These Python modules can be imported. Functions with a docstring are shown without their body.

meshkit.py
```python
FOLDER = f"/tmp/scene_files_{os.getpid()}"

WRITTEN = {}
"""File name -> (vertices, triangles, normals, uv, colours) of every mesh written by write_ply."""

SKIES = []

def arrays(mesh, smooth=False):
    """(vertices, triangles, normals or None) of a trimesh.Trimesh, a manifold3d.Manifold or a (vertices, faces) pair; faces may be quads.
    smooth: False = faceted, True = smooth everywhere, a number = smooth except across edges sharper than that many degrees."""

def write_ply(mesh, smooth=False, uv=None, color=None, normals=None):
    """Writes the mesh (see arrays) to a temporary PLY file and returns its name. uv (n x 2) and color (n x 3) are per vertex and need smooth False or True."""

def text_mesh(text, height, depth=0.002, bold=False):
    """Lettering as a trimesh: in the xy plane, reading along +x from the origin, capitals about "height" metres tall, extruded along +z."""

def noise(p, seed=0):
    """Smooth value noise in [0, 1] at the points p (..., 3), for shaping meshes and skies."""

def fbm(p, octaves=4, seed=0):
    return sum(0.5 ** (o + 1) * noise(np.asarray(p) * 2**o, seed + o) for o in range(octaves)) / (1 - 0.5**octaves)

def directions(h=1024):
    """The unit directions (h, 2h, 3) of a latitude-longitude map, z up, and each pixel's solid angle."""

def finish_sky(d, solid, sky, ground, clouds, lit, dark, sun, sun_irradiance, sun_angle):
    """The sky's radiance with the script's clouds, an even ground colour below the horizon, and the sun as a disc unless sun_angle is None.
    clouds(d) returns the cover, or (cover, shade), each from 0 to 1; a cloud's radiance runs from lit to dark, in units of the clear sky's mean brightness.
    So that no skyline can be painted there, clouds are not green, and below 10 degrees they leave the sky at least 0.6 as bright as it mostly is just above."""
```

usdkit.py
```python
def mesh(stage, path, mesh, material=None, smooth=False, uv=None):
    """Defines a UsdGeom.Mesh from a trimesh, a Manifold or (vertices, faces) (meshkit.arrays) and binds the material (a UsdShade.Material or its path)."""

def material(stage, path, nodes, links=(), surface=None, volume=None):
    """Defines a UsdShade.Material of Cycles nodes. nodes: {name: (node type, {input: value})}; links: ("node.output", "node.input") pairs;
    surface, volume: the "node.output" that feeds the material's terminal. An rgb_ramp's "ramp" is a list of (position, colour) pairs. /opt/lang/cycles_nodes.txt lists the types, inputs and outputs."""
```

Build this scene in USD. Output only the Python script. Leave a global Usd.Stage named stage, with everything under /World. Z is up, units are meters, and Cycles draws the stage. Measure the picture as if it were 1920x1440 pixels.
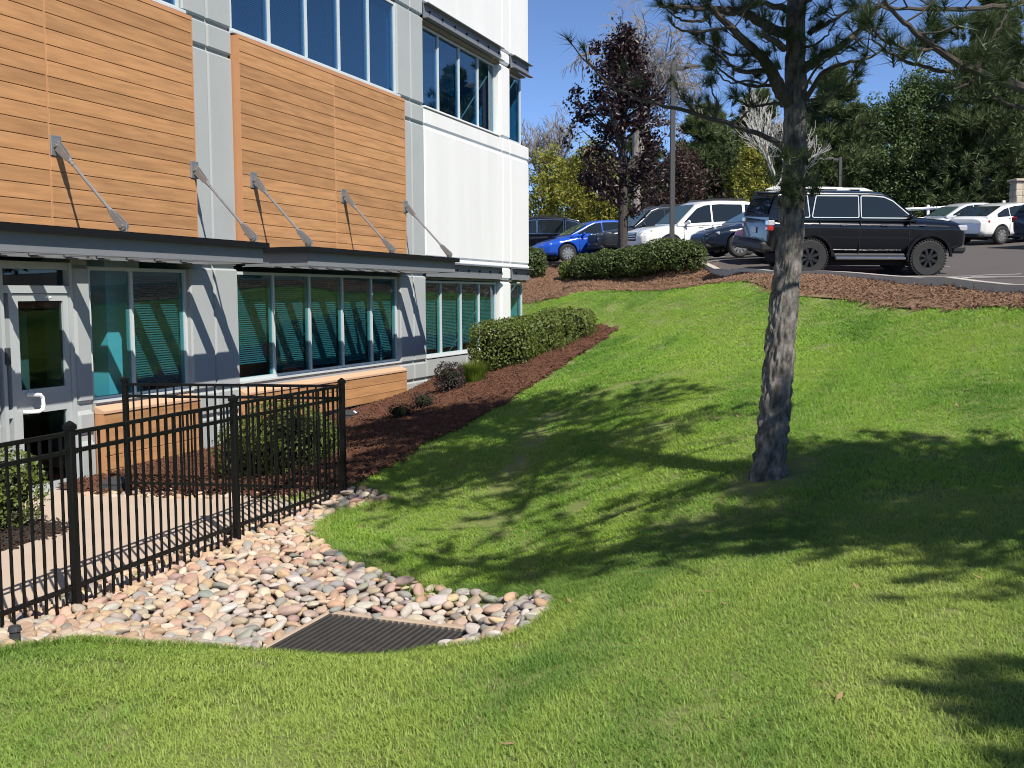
import math, random
import numpy as np, trimesh, shapely, usdkit, meshkit
import manifold3d as m3
from shapely.geometry import Polygon, box as sbox, LineString, Point
from shapely.ops import unary_union
from scipy.interpolate import RBFInterpolator
from pxr import Usd, UsdGeom, UsdLux, UsdShade, Gf, Sdf, Vt

stage = Usd.Stage.CreateInMemory()
UsdGeom.SetStageUpAxis(stage, UsdGeom.Tokens.z); UsdGeom.SetStageMetersPerUnit(stage, 1.0)
UsdGeom.Xform.Define(stage, '/World'); UsdGeom.Scope.Define(stage, '/World/Looks')
stage.SetDefaultPrim(stage.GetPrimAtPath('/World'))

# ---------------------------------------------------------------- camera, sky, sun, exposure
CAM_Z, PITCH, ROLL, FPX = 2.1, math.atan(164 / 1941), 0.0055, 1941.0
EXPOSURE, SUN_I, SKY_S = 0.55, 1.25, 0.132
SUN = np.array([0.343, -0.586, 0.735]); SUN /= np.linalg.norm(SUN)
cam = UsdGeom.Camera.Define(stage, '/World/camera')
cam.CreateHorizontalApertureAttr(36.0); cam.CreateVerticalApertureAttr(27.0)
cam.CreateFocalLengthAttr(36.0 * FPX / 1920); cam.CreateClippingRangeAttr(Gf.Vec2f(0.05, 3000)); cam.CreateExposureAttr(EXPOSURE)
fw = np.array([0, math.cos(PITCH), -math.sin(PITCH)]); up0 = np.array([0, math.sin(PITCH), math.cos(PITCH)]); rt0 = np.array([1., 0, 0])
cr = math.cos(ROLL) * rt0 - math.sin(ROLL) * up0; cu = math.sin(ROLL) * rt0 + math.cos(ROLL) * up0
cam.AddTransformOp().Set(Gf.Matrix4d(*cr, 0, *cu, 0, *(-fw), 0, 0, 0, CAM_Z, 1))

elev, rot = math.asin(SUN[2]), math.atan2(SUN[0], SUN[1])
sky_mat = usdkit.material(stage, '/World/Looks/sky_look', {
    's': ('sky_texture', {'sky_type': 'single_scattering', 'sun_disc': False, 'sun_elevation': elev, 'sun_rotation': rot, 'altitude': 1700.0, 'air_density': 0.55, 'aerosol_density': 0.0, 'ozone_density': 4.4}),
    'b': ('background_shader', {'strength': SKY_S})}, [('s.color', 'b.color')], surface='b.background')
dome = UsdLux.DomeLight.Define(stage, '/World/sky')
UsdShade.MaterialBindingAPI.Apply(dome.GetPrim()).Bind(sky_mat)
dome.GetPrim().SetCustomDataByKey('kind', 'structure')
sun = UsdLux.DistantLight.Define(stage, '/World/sun')
sun.CreateIntensityAttr(SUN_I); sun.CreateNormalizeAttr(True); sun.CreateAngleAttr(0.5); sun.CreateColorAttr(Gf.Vec3f(1.0, 0.95, 0.87))
zx = SUN; xx = np.cross([0, 0, 1.], zx); xx /= np.linalg.norm(xx); yx = np.cross(zx, xx)
sun.AddTransformOp().Set(Gf.Matrix4d(*xx, 0, *yx, 0, *zx, 0, 0, 0, 50, 1))

# ---------------------------------------------------------------- helpers
_names = {}
def numbered(parent, name):
    k = (parent, name); n = _names.get(k, 0); _names[k] = n + 1
    return f'{parent}/{name}' if n == 0 else f'{parent}/{name}_{n:03d}'
def ppath(parent): return '/World' if parent is None else str(parent.GetPath())
def tag(p, label=None, cat=None, group=None, kind=None):
    for k, v in (('label', label), ('category', cat), ('group', group), ('kind', kind)):
        if v: p.SetCustomDataByKey(k, v)
    return p
def thing(name, label, cat, loc=(0, 0, 0), rotz=0, group=None, scale=None, kind=None):
    x = UsdGeom.Xform.Define(stage, numbered('/World', name))
    x.AddTranslateOp().Set(Gf.Vec3d(*map(float, loc))); x.AddRotateZOp().Set(float(rotz))
    if scale is not None: x.AddScaleOp().Set(Gf.Vec3f(*(scale if np.ndim(scale) else (scale,) * 3)))
    return tag(x.GetPrim(), label, cat, group, kind)
def obj(name, mesh, mat, parent=None, smooth=False, label=None, cat=None, group=None, kind=None):
    if isinstance(mesh, MB): mesh = mesh.arr()
    p = usdkit.mesh(stage, numbered(ppath(parent), name), mesh, mat, smooth=smooth).GetPrim()
    return tag(p, label, cat, group, kind)
def dup(src, loc, rotz, label, scale=1.0, group=None):
    d = src.GetCustomData()
    r = thing(src.GetName().split('_0')[0], label, d['category'], loc, rotz, group or d.get('group'), scale)
    r.GetReferences().AddInternalReference(src.GetPath()); r.SetInstanceable(True)
    return r

class MB:
    """collects triangles of one mesh"""
    def __init__(s): s.v, s.f, s.n = [], [], 0
    def add(s, v, f):
        v = np.asarray(v, float); f = np.asarray(f, int)
        if f.ndim == 2 and f.shape[1] == 4: f = np.vstack([f[:, [0, 1, 2]], f[:, [0, 2, 3]]])
        s.v.append(v); s.f.append(f + s.n); s.n += len(v); return s
    def mesh(s, m):
        if hasattr(m, 'to_mesh'):
            q = m.to_mesh(); return s.add(q.vert_properties[:, :3], q.tri_verts)
        return s.add(m.vertices, m.faces)
    def box(s, x0, x1, y0, y1, z0, z1):
        x0, x1 = sorted((x0, x1)); y0, y1 = sorted((y0, y1)); z0, z1 = sorted((z0, z1))
        v = [(x, y, z) for x in (x0, x1) for y in (y0, y1) for z in (z0, z1)]
        return s.add(v, [(0, 1, 3, 2), (4, 6, 7, 5), (0, 4, 5, 1), (2, 3, 7, 6), (0, 2, 6, 4), (1, 5, 7, 3)])
    def bev(s, x0, x1, y0, y1, z0, z1, b=0.012):
        """a box with chamfered edges"""
        x0, x1 = sorted((x0, x1)); y0, y1 = sorted((y0, y1)); z0, z1 = sorted((z0, z1))
        b = min(b, .45 * (x1 - x0), .45 * (y1 - y0), .45 * (z1 - z0))
        p = [(x, y, z) for x in (x0 + b, x1 - b) for y in (y0 + b, y1 - b) for z in (z0, z1)] + [(x, y, z) for x in (x0 + b, x1 - b) for y in (y0, y1) for z in (z0 + b, z1 - b)] + [(x, y, z) for x in (x0, x1) for y in (y0 + b, y1 - b) for z in (z0 + b, z1 - b)]
        h = trimesh.convex.convex_hull(np.array(p)); return s.add(h.vertices, h.faces)
    def tube(s, pts, r, k=6, caps=True):
        v, f = tube(pts, r, k, caps); return s.add(v, f)
    def arr(s): return (np.vstack(s.v), np.vstack(s.f))

def tube(pts, r, k=6, caps=True):
    P = np.asarray(pts, float); n = len(P); R = np.broadcast_to(np.asarray(r, float), (n,)) if np.ndim(r) else np.full(n, r)
    T = np.gradient(P, axis=0); T /= np.maximum(np.linalg.norm(T, axis=1, keepdims=True), 1e-9)
    a = np.array([0, 0, 1.]) if abs(T[0][2]) < .9 else np.array([1., 0, 0])
    u = np.cross(T[0], a); u /= np.linalg.norm(u); U = [u]
    for i in range(1, n):
        u = U[-1] - T[i] * (U[-1] @ T[i]); U.append(u / max(np.linalg.norm(u), 1e-9))
    U = np.array(U); W = np.cross(T, U); th = np.arange(k) / k * 2 * np.pi
    v = (P[:, None] + R[:, None, None] * (np.cos(th)[None, :, None] * U[:, None] + np.sin(th)[None, :, None] * W[:, None])).reshape(-1, 3)
    i, j = np.meshgrid(np.arange(n - 1), np.arange(k), indexing='ij'); j2 = (j + 1) % k
    f = np.stack([i * k + j, i * k + j2, (i + 1) * k + j2, (i + 1) * k + j], -1).reshape(-1, 4)
    f = np.vstack([f[:, [0, 1, 2]], f[:, [0, 2, 3]]])
    if caps:
        v = np.vstack([v, P[:1], P[-1:]]); c0, c1 = n * k, n * k + 1; q = np.arange(k)
        f = np.vstack([f, np.stack([np.full(k, c0), (q + 1) % k, q], 1), np.stack([np.full(k, c1), (n - 1) * k + q, (n - 1) * k + (q + 1) % k], 1)])
    return v, f

def unit(a): return a / np.maximum(np.linalg.norm(a, axis=-1, keepdims=True), 1e-9)
def leaves(rng, pos, out, size, aspect=.55, jitter=.7):
    """diamond leaf faces at pos, roughly facing out"""
    n = len(pos); d = unit(out + jitter * rng.normal(size=(n, 3))); a = unit(np.cross(d, rng.normal(size=(n, 3)))); b = np.cross(d, a)
    L = (size * rng.uniform(.6, 1.25, n))[:, None]; w = L * aspect
    v = np.stack([pos - a * L * .5, pos + b * w * .5 + d * L * .08, pos + a * L * .5, pos - b * w * .5 + d * L * .08], 1).reshape(-1, 3)
    q = np.arange(n)[:, None] * 4
    return v, np.vstack([q + [0, 1, 2], q + [0, 2, 3]])
def needles(rng, pos, axis, n, length, spread, width):
    """tufts: n thin needle triangles fanning out round axis at each pos"""
    m = len(pos); P = np.repeat(pos, n, 0); A = np.repeat(unit(axis), n, 0)
    d = unit(A + spread * rng.normal(size=(m * n, 3))); L = (length * rng.uniform(.65, 1.15, m * n))[:, None]
    s = unit(np.cross(d, rng.normal(size=(m * n, 3)))) * width * .5; P = P + A * rng.uniform(-.35, .1, (m * n, 1)) * length
    v = np.stack([P - s, P + s, P + d * L - np.array([0, 0, 1.]) * L * .06], 1).reshape(-1, 3)
    return v, np.arange(3 * m * n).reshape(-1, 3)

# ---------------------------------------------------------------- materials
def M(name, stops, by='noise', scale=6., detail=4., rough=.7, spec=.4, bump=0., bscale=60., bdist=.01, metallic=0., coat=0., trans=0., vec='pos', stretch=None, patch=None, rotz=0., attr=None, sheen=0.):
    N = {'p': ('principled_bsdf', {'roughness': rough, 'specular_ior_level': spec, 'metallic': metallic, 'coat_weight': coat, 'coat_roughness': .04}),
         'g': ('geometry', {}), 'tc': ('texture_coordinate', {}), 'mp': ('mapping', {'mapping_type': 'texture' if rotz else 'point', 'scale': stretch or (1, 1, 1), 'rotation': (0, 0, rotz)})}
    Lk = [(('g.position' if vec == 'pos' else 'tc.object'), 'mp.vector')]
    if isinstance(stops[0], (int, float)):
        N['p'][1]['base_color'] = stops; col = None
    else:
        N['r'] = ('rgb_ramp', {'ramp': stops}); col = 'r.color'
        if by == 'island': Lk.append(('g.random_per_island', 'r.fac'))
        elif by == 'object': N['oi'] = ('object_info', {}); Lk.append(('oi.random', 'r.fac'))
        else:
            N['n'] = ('noise_texture', {'scale': scale, 'detail': detail, 'roughness': .6}); Lk += [('mp.vector', 'n.vector'), ('n.fac', 'r.fac')]
    if attr: N['at'] = ('attribute', {'attribute': attr}); N['am'] = ('mix', {'mix_type': 'multiply', 'fac': 1.0}); Lk += [('at.color', 'am.color1'), (col, 'am.color2')]; col = 'am.color'
    if patch:
        N['n2'] = ('noise_texture', {'scale': patch[0], 'detail': 3.0}); N['r2'] = ('rgb_ramp', {'ramp': patch[1]}); N['mx'] = ('mix', {'mix_type': 'multiply', 'fac': 1.0})
        Lk += [('mp.vector', 'n2.vector'), ('n2.fac', 'r2.fac'), (col, 'mx.color1'), ('r2.color', 'mx.color2')]; col = 'mx.color'
    if col: Lk.append((col, 'p.base_color'))
    if bump:
        N['bn'] = ('noise_texture', {'scale': bscale, 'detail': 4.0}); N['b'] = ('bump', {'strength': bump, 'distance': bdist})
        Lk += [('mp.vector', 'bn.vector'), ('bn.fac', 'b.height'), ('b.normal', 'p.normal')]
    surf = 'p.BSDF'
    if trans:
        N['t'] = ('translucent_bsdf', {} if col else {'color': stops}); N['x'] = ('mix_closure', {'fac': trans})
        if col: Lk.append((col, 't.color'))
        Lk += [('p.BSDF', 'x.closure1'), ('t.BSDF', 'x.closure2')]; surf = 'x.closure'
    return usdkit.material(stage, f'/World/Looks/{name}', N, Lk, surface=surf)
def R(*c): return [(i / (len(c) - 1), x) for i, x in enumerate(c)]
def glass(name, tint, ior=1.75, gl=(.85, .93, 1.)):
    return usdkit.material(stage, f'/World/Looks/{name}', {'t': ('transparent_bsdf', {'color': tint}), 'g': ('glossy_bsdf', {'color': gl, 'roughness': .0}), 'f': ('fresnel', {'IOR': ior}), 'ge': ('geometry', {}), 'q': ('mix_float', {'b': 0.0}), 'x': ('mix_closure', {})},
        [('ge.backfacing', 'q.fac'), ('f.fac', 'q.a'), ('q.result', 'x.fac'), ('t.BSDF', 'x.closure1'), ('g.BSDF', 'x.closure2')], surface='x.closure')

WOOD = [M(f'wood_board_{k}', R(*[tuple(np.array(c) * s) for c in ((.285, .138, .057), (.415, .216, .096), (.50, .277, .132))]), vec='obj', scale=1.0, detail=9, stretch=(1.6, 1.6 + .13 * k, 16), rough=.62, spec=.3,
          patch=(.9 + .2 * k, [(0, (.62, .64, .64)), (.4, (.88, .88, .87)), (.6, (1.03, 1.02, 1.0)), (1, (1.14, 1.1, 1.06))]), bump=.15, bscale=1.5) for k, s in enumerate((1.0, .9, 1.08, .96))]
WOODTRIM = M('wood_trim', R((.42, .20, .09), (.50, .25, .12)), scale=3, rough=.6)
WOODCAP = M('wood_cap', R((.50, .30, .19), (.56, .35, .22)), scale=3, rough=.6)
GREY = M('grey_concrete', R((.30, .32, .315), (.36, .375, .37)), scale=55, detail=2, rough=.85, bump=.25, bscale=140, bdist=.004, patch=(1.3, [(0, (.84, .84, .83)), (.45, (.97, .97, .97)), (1, (1.05, 1.05, 1.04))]))
GREYGAP = M('grey_joint', (.34, .36, .355), rough=.9)
WHITE = M('white_concrete', R((.63, .63, .61), (.68, .675, .655)), scale=40, detail=2, rough=.85, bump=.15, bscale=120, bdist=.003, stretch=(1, 1, .12), patch=(1.6, [(0, (.90, .90, .89)), (.42, (.965, .965, .96)), (.55, (1, 1, 1)), (1, (1.01, 1.01, 1.0))]))
STEEL = M('painted_steel', R((.145, .152, .16), (.175, .182, .19)), scale=2.5, rough=.45, spec=.5)
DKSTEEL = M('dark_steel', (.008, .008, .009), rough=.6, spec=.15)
ALU = M('aluminium_frame', R((.44, .48, .48), (.52, .55, .55)), scale=3, rough=.4, spec=.5)
GALV = M('rod_metal', R((.20, .205, .21), (.34, .34, .34)), scale=20, rough=.42, metallic=.6)
SOFFIT = M('soffit_tan', (.20, .17, .125), rough=.8)
GLASS = glass('window_glass', (.50, .78, .82), 1.8, (.80, .97, 1.0)); DOORGLASS = glass('door_glass', (.40, .52, .52), 1.6)
UPGLASS = glass('upper_window_glass', (.36, .64, .82), 2.7, (.72, .92, 1.0))
INTERIOR = M('interior_wall', (.5, .52, .52), rough=.9); INTWHITE = M('interior_white', (.75, .78, .8), rough=.9); INTTAN = M('interior_tan', (.42, .34, .16), rough=.8)
CARPET = M('interior_floor', (.08, .08, .085), rough=.95)
BLIND = M('blind_slat', (.17, .20, .20), rough=.6)
DOORALU = M('door_aluminium', R((.33, .355, .355), (.40, .42, .42)), scale=3, rough=.42, spec=.5)
BLACKFENCE = M('black_fence_paint', R((.004, .004, .004), (.007, .0068, .0065)), scale=12, rough=.4, spec=.22)
HANDLE = M('white_handle', (.78, .78, .77), rough=.35)
BLACKPLASTIC = M('black_plastic', R((.03, .031, .034), (.045, .046, .05)), scale=20, rough=.5)
STICKER = M('white_sticker', (.85, .85, .85), rough=.5)

# ---------------------------------------------------------------- ground heights
TD = np.array([.35677, .93419]); ND = np.array([.93419, -.35677])
BROT = math.degrees(math.atan2(TD[1], TD[0]))
def XY(T, Nn): return T * TD + Nn * ND
CTL = np.array([[0.0,0.0,0.45],[-3.0,0.0,0.4],[3.0,0.0,0.55],[0.0,-6.0,0.5],[6.0,-6.0,0.9],[-6.0,-6.0,0.4],[6.0,0.0,1.0],[-6.0,0.0,0.3],[12.0,-6.0,1.6],[12.0,0.0,1.8],[-12.0,-6.0,0.2],[-9.0,3.0,0.1],[-14.0,6.0,0.0],[-5.0,5.0,0.1],[9.0,6.0,1.55],[-0.008,3.6,0.407],[1.684,3.3,0.539],[-1.986,3.86,0.296],[-2.546,5.0,0.325],[-1.275,5.1,0.279],[-0.31,5.2,0.266],[0.119,6.0,0.18],[0.218,6.6,0.147],[-0.527,7.6,-0.022],[-1.75,9.0,0.026],[-1.444,10.2,0.071],[-0.266,8.2,-0.016],[-1.365,10.0,0.004],[0.645,8.9,0.272],[0.257,12.5,0.522],[1.761,14.2,1.038],[2.011,20.5,1.395],[-0.077,14.65,0.596],[-1.018,12.2,0.362],[1.797,10.2,0.803],[1.997,8.0,0.702],[3.053,9.2,0.923],[3.28,7.5,0.742],[2.565,5.2,0.604],[4.622,14.0,1.399],[4.08,18.0,1.672],[5.756,12.0,1.501],[4.775,11.0,1.258],[6.281,16.5,1.905],[6.673,13.8,1.908],[4.75,21.0,2.353],[5.138,18.5,2.034],[2.352,24.0,2.185],[1.808,25.0,2.128],[1.213,26.0,2.053],[0.566,27.0,1.959],[1.91,26.4,2.292],[1.274,27.3,2.233],[0.452,28.5,2.185],[0.699,4.6,0.412],[-1.059,4.3,0.321],[1.048,5.9,0.413],[1.917,6.8,0.515],[-2.978,6.918,-0.02],[-2.376,8.775,0.0],[-1.734,10.51,0.1],[-4.178,5.877,0.0],[-4.198,8.347,0.0],[-3.864,9.504,0.0],[-4.93,11.196,0.0],[-3.221,11.185,0.02],[-7.057,5.906,0.0],[-5.605,2.141,0.0],[-4.56,12.446,0.06],[-3.989,13.941,0.05],[-3.133,16.183,0.12],[-1.955,19.265,0.3],[-1.527,20.386,0.46],[-0.635,22.722,0.8],[0.435,25.525,1.6],[0.078,18.703,0.86],[2.754,25.709,1.25],[-2.615,12.774,0.12],[-1.901,14.642,0.28],[-1.55,6.4,-0.15],[-0.45,6.15,-0.14],[-1.32,7.1,-0.13],[-0.3,6.85,-0.13],[-1.0,6.6,-0.17],[-1.5,5.95,0.0],[-0.6,5.75,0.04],[7.4,15.0,2.1],[7.1,16.6,2.24],[7.65,12.5,2.02],[10.0,16.0,2.22],[10.0,19.0,2.35],[6.75,18.5,2.31],[6.1,22.0,2.47],[5.6,24.7,2.62],[5.1,27.4,2.86],[9.2,24.4,2.57],[6.8,24.2,2.58],[1.75,28.9,2.5],[2.8,28.3,2.54],[3.65,27.85,2.62],[4.35,27.35,2.74],[0.7,30.2,2.62],[3.2,31.0,2.85],[18.4,39.5,4.0],[14.0,20.0,2.4],[20.0,20.0,2.4],[3.5,36.0,3.35],[2.0,42.0,3.5],[0.0,38.0,3.2],[-4.0,40.0,3.4],[-4.0,33.0,2.8],[10.0,36.0,3.55],[10.0,50.0,4.4],[25.0,45.0,4.8],[22.0,46.0,4.7],[0.0,52.0,4.2],[30.0,30.0,3.2],[12.0,12.0,2.0],[25.0,10.0,2.0],[20.0,60.0,4.9],[0.0,65.0,4.9],[40.0,60.0,5.0],[-20.0,60.0,4.8],[-20.0,40.0,3.6],[40.0,20.0,2.6],[16.0,30.0,3.1],[-2.0,30.0,2.6]])
_rbf = RBFInterpolator(CTL[:, :2], CTL[:, 2], kernel='thin_plate_spline', smoothing=0.02)
def H(x, y):
    x, y = np.broadcast_arrays(np.clip(np.asarray(x, float), -26, 62), np.clip(np.asarray(y, float), -10, 72))
    o = np.empty(x.size); q = np.stack([x.ravel(), y.ravel()], 1)
    for i in range(0, len(q), 20000): o[i:i + 20000] = _rbf(q[i:i + 20000])
    return o.reshape(x.shape)
def hz(x, y): return float(H(x, y))

def region(poly, step, dz=0.0, rough=0.0, fine=None):
    """a ground sheet: the polygon cut into cells that follow the terrain"""
    zones = [(poly, step)] if fine is None else [(poly.difference(fine[0]), step), (poly.intersection(fine[0]), fine[1])]
    V, F, n = [], [], 0
    for zone, st in zones:
        if zone.is_empty: continue
        x0, y0, x1, y1 = zone.bounds; xs = np.arange(math.floor(x0 / st), math.ceil(x1 / st)) * st; ys = np.arange(math.floor(y0 / st), math.ceil(y1 / st)) * st
        gx, gy = np.meshgrid(xs, ys, indexing='ij'); gx, gy = gx.ravel(), gy.ravel(); cells = shapely.box(gx, gy, gx + st, gy + st); shapely.prepare(zone)
        inside = shapely.contains_properly(zone, cells); touch = shapely.intersects(zone, cells) & ~inside
        a = np.stack([gx[inside], gy[inside]], 1); m = len(a)
        if m:
            V.append(np.stack([a, a + [st, 0], a + [st, st], a + [0, st]], 1).reshape(-1, 2)); q = n + 4 * np.arange(m)[:, None]
            F.append(np.vstack([q + [0, 1, 2], q + [0, 2, 3]])); n += 4 * m
        for c in shapely.intersection(zone, cells[touch]):
            for g in getattr(c, 'geoms', [c]):
                if g.geom_type != 'Polygon' or g.area < 1e-6: continue
                v, f = trimesh.creation.triangulate_polygon(g, engine='earcut')
                f = np.asarray(f); d = np.cross(v[f[:, 1]] - v[f[:, 0]], v[f[:, 2]] - v[f[:, 0]]); f = np.where(d[:, None] < 0, f[:, ::-1], f)
                V.append(v); F.append(f + n); n += len(v)
    V = np.vstack(V); F = np.vstack(F); u, inv = np.unique(np.round(V, 4), axis=0, return_inverse=True); F = inv.ravel()[F]
    F = F[(F[:, 0] != F[:, 1]) & (F[:, 1] != F[:, 2]) & (F[:, 0] != F[:, 2])]
    z = H(u[:, 0], u[:, 1]) + dz
    if rough: z = z + rough * (meshkit.fbm(np.column_stack([u * 2.2, np.zeros(len(u))]), 3) - .5)
    return np.column_stack([u, z]), F

def TN(pts): return [tuple(XY(a, b)) for a, b in pts]
NEAR = sbox(-24, -8, 60, 70)
BUILDING = Polygon(TN([(1.0, -8.7), (24.02, -8.7), (24.02, -24), (1.0, -24)]))
KERB = [(8.4, 4), (7.95, 9), (7.4, 15), (6.1, 22), (5.1, 27.4), (4.4, 30.5), (3.5, 33.5), (2.2, 36.2), (0.7, 38.4), (-2, 40.5), (-6, 42), (-23.9, 44)]
LOT = Polygon(KERB + [(-23.9, 53), (20, 50.5), (59.9, 47), (59.9, 4)])
LAWN_TOP = [(8.1, 4), (7.55, 9), (7.1, 11.6), (6.75, 13.6), (6.5, 14.9), (6.15, 16.6), (5.75, 17.7), (5.14, 18.6), (4.9, 20), (4.72, 21.2), (4.2, 22.1), (3.3, 22.7), (2.6, 23.5), (2.3, 24.1), (1.8, 25.0), (1.2, 26.0), (.55, 27.0), (-1.5, 28.6), (-23.9, 33)]
BARK_TOP = Polygon(LAWN_TOP + KERB[::-1]).buffer(0)
BED = Polygon(TN([(8.7, -8.7), (8.72, -7.7), (9.05, -5.75), (9.3, -5.4), (9.8, -5.33), (11, -5.31), (12.2, -5.34), (13.7, -5.3), (16.2, -5.33), (18.2, -5.42), (19.9, -5.43), (20.4, -5.75), (20.75, -7), (21.3, -8.0), (22.2, -8.7)]))
ISLAND = Polygon(TN([(1.0, -7.0), (6.3, -6.97), (7.2, -7.05), (7.4, -7.5), (7.35, -8.2), (7.3, -8.7), (1.0, -8.7)]))
WALK = Polygon(TN([(1.0, -5.62), (8.9, -5.62), (8.72, -7.7), (8.7, -8.7), (1.0, -8.7)])).difference(ISLAND)
STONES = Polygon(TN([(1.0, -4.3), (3.0, -4.25), (4.12, -4.3), (4.65, -4.45), (4.45, -3.94), (4.45, -3.88), (5.12, -3.82), (5.12, -2.52), (4.95, -2.2), (5.1, -1.98), (5.65, -1.95), (6.1, -2.03), (6.36, -2.21), (6.7, -2.81), (6.76, -3.15), (6.92, -3.6), (7.14, -4.14), (7.64, -4.76), (8.1, -5.04), (8.64, -5.14), (8.95, -4.95), (9.15, -4.8), (9.3, -5.2), (9.3, -5.62), (8.9, -5.62), (1.0, -5.62)]))
BEHIND_LOT = Polygon([(-23.9, 53), (20, 50.5), (59.9, 47), (59.9, 69.9), (-23.9, 69.9)])
OTHERS = unary_union([BUILDING, LOT, BARK_TOP, BED, ISLAND, WALK, STONES, BEHIND_LOT])
LAWN = NEAR.difference(OTHERS)
LAWN_SHEET = NEAR.difference(unary_union([BUILDING, LOT.buffer(-.1), BARK_TOP.buffer(-.6), BED.buffer(-.4), ISLAND, WALK.buffer(-.1), STONES.buffer(-.12), BEHIND_LOT.buffer(-.3)]))

SOIL = M('lawn_soil', R((.10, .13, .03), (.16, .195, .05), (.24, .22, .10)), scale=2.2, detail=6, rough=.95, patch=(25, R((.6, .6, .6), (1.1, 1.1, 1.1))))
ASPHALT = M('asphalt', R((.072, .061, .057), (.10, .087, .081)), scale=1.3, detail=8, rough=.9, bump=.3, bscale=160, bdist=.004, patch=(70, R((.75, .75, .75), (1.15, 1.15, 1.15))))
BARKBASE = M('bark_base', R((.04, .017, .009), (.11, .05, .024)), scale=24, detail=6, rough=.95, bump=.6, bscale=40, bdist=.02)
BARKBASE2 = M('bark_base_tan', R((.11, .068, .04), (.25, .16, .095)), scale=20, detail=6, rough=.95, bump=.6, bscale=40, bdist=.02)
WALKM = M('walk_concrete', R((.40, .31, .24), (.50, .41, .33)), scale=1.2, detail=8, rough=.9, patch=(150, R((.78, .76, .74), (1.12, 1.12, 1.12))), bump=.2, bscale=200, bdist=.003)
GRAVELBASE = M('gravel_soil', R((.10, .075, .055), (.18, .14, .10)), scale=14, detail=6, rough=.95)
FOREST = M('leaf_litter_ground', R((.035, .035, .015), (.09, .075, .035)), scale=1.5, detail=6, rough=.95)
CONCRETE = M('kerb_concrete', R((.34, .31, .275), (.44, .40, .355)), scale=5, detail=6, rough=.9)
PAINT = M('white_paint', R((.42, .41, .39), (.62, .61, .59)), scale=14, detail=6, rough=.8)

view_zone = sbox(-8, -1, 10, 30)
obj('lawn', region(LAWN_SHEET, 1.4, 0, .03, (view_zone, .3)), SOIL, smooth=True, kind='structure')
obj('parking_lot', region(LOT, 1.5), ASPHALT, smooth=True, kind='structure')
obj('bark_mulch_strip', region(BARK_TOP, 1.0, .03, .03, (view_zone, .3)), BARKBASE2, smooth=True, kind='structure')
obj('bark_mulch_bed', region(BED, .3, .03, .03), BARKBASE, smooth=True, kind='structure')
obj('mulch_island', region(ISLAND, .3, .0, .05), BARKBASE, smooth=True, kind='structure')
walk = obj('walkway', region(WALK, .3, .015), WALKM, smooth=True, kind='structure')
rock_bed = obj('river_rock_bed', region(STONES, .2, -.02), GRAVELBASE, smooth=True, kind='structure')
obj('ground', region(BEHIND_LOT, 2.5), FOREST, smooth=True, kind='structure')
ring = sbox(-900, -900, 900, 900).difference(NEAR.buffer(-.3)); rv, rf = [], []
V, F = region(ring, 60.0); V[:, 2] -= .12
obj('far_ground', (V, F), FOREST, kind='structure')

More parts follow.
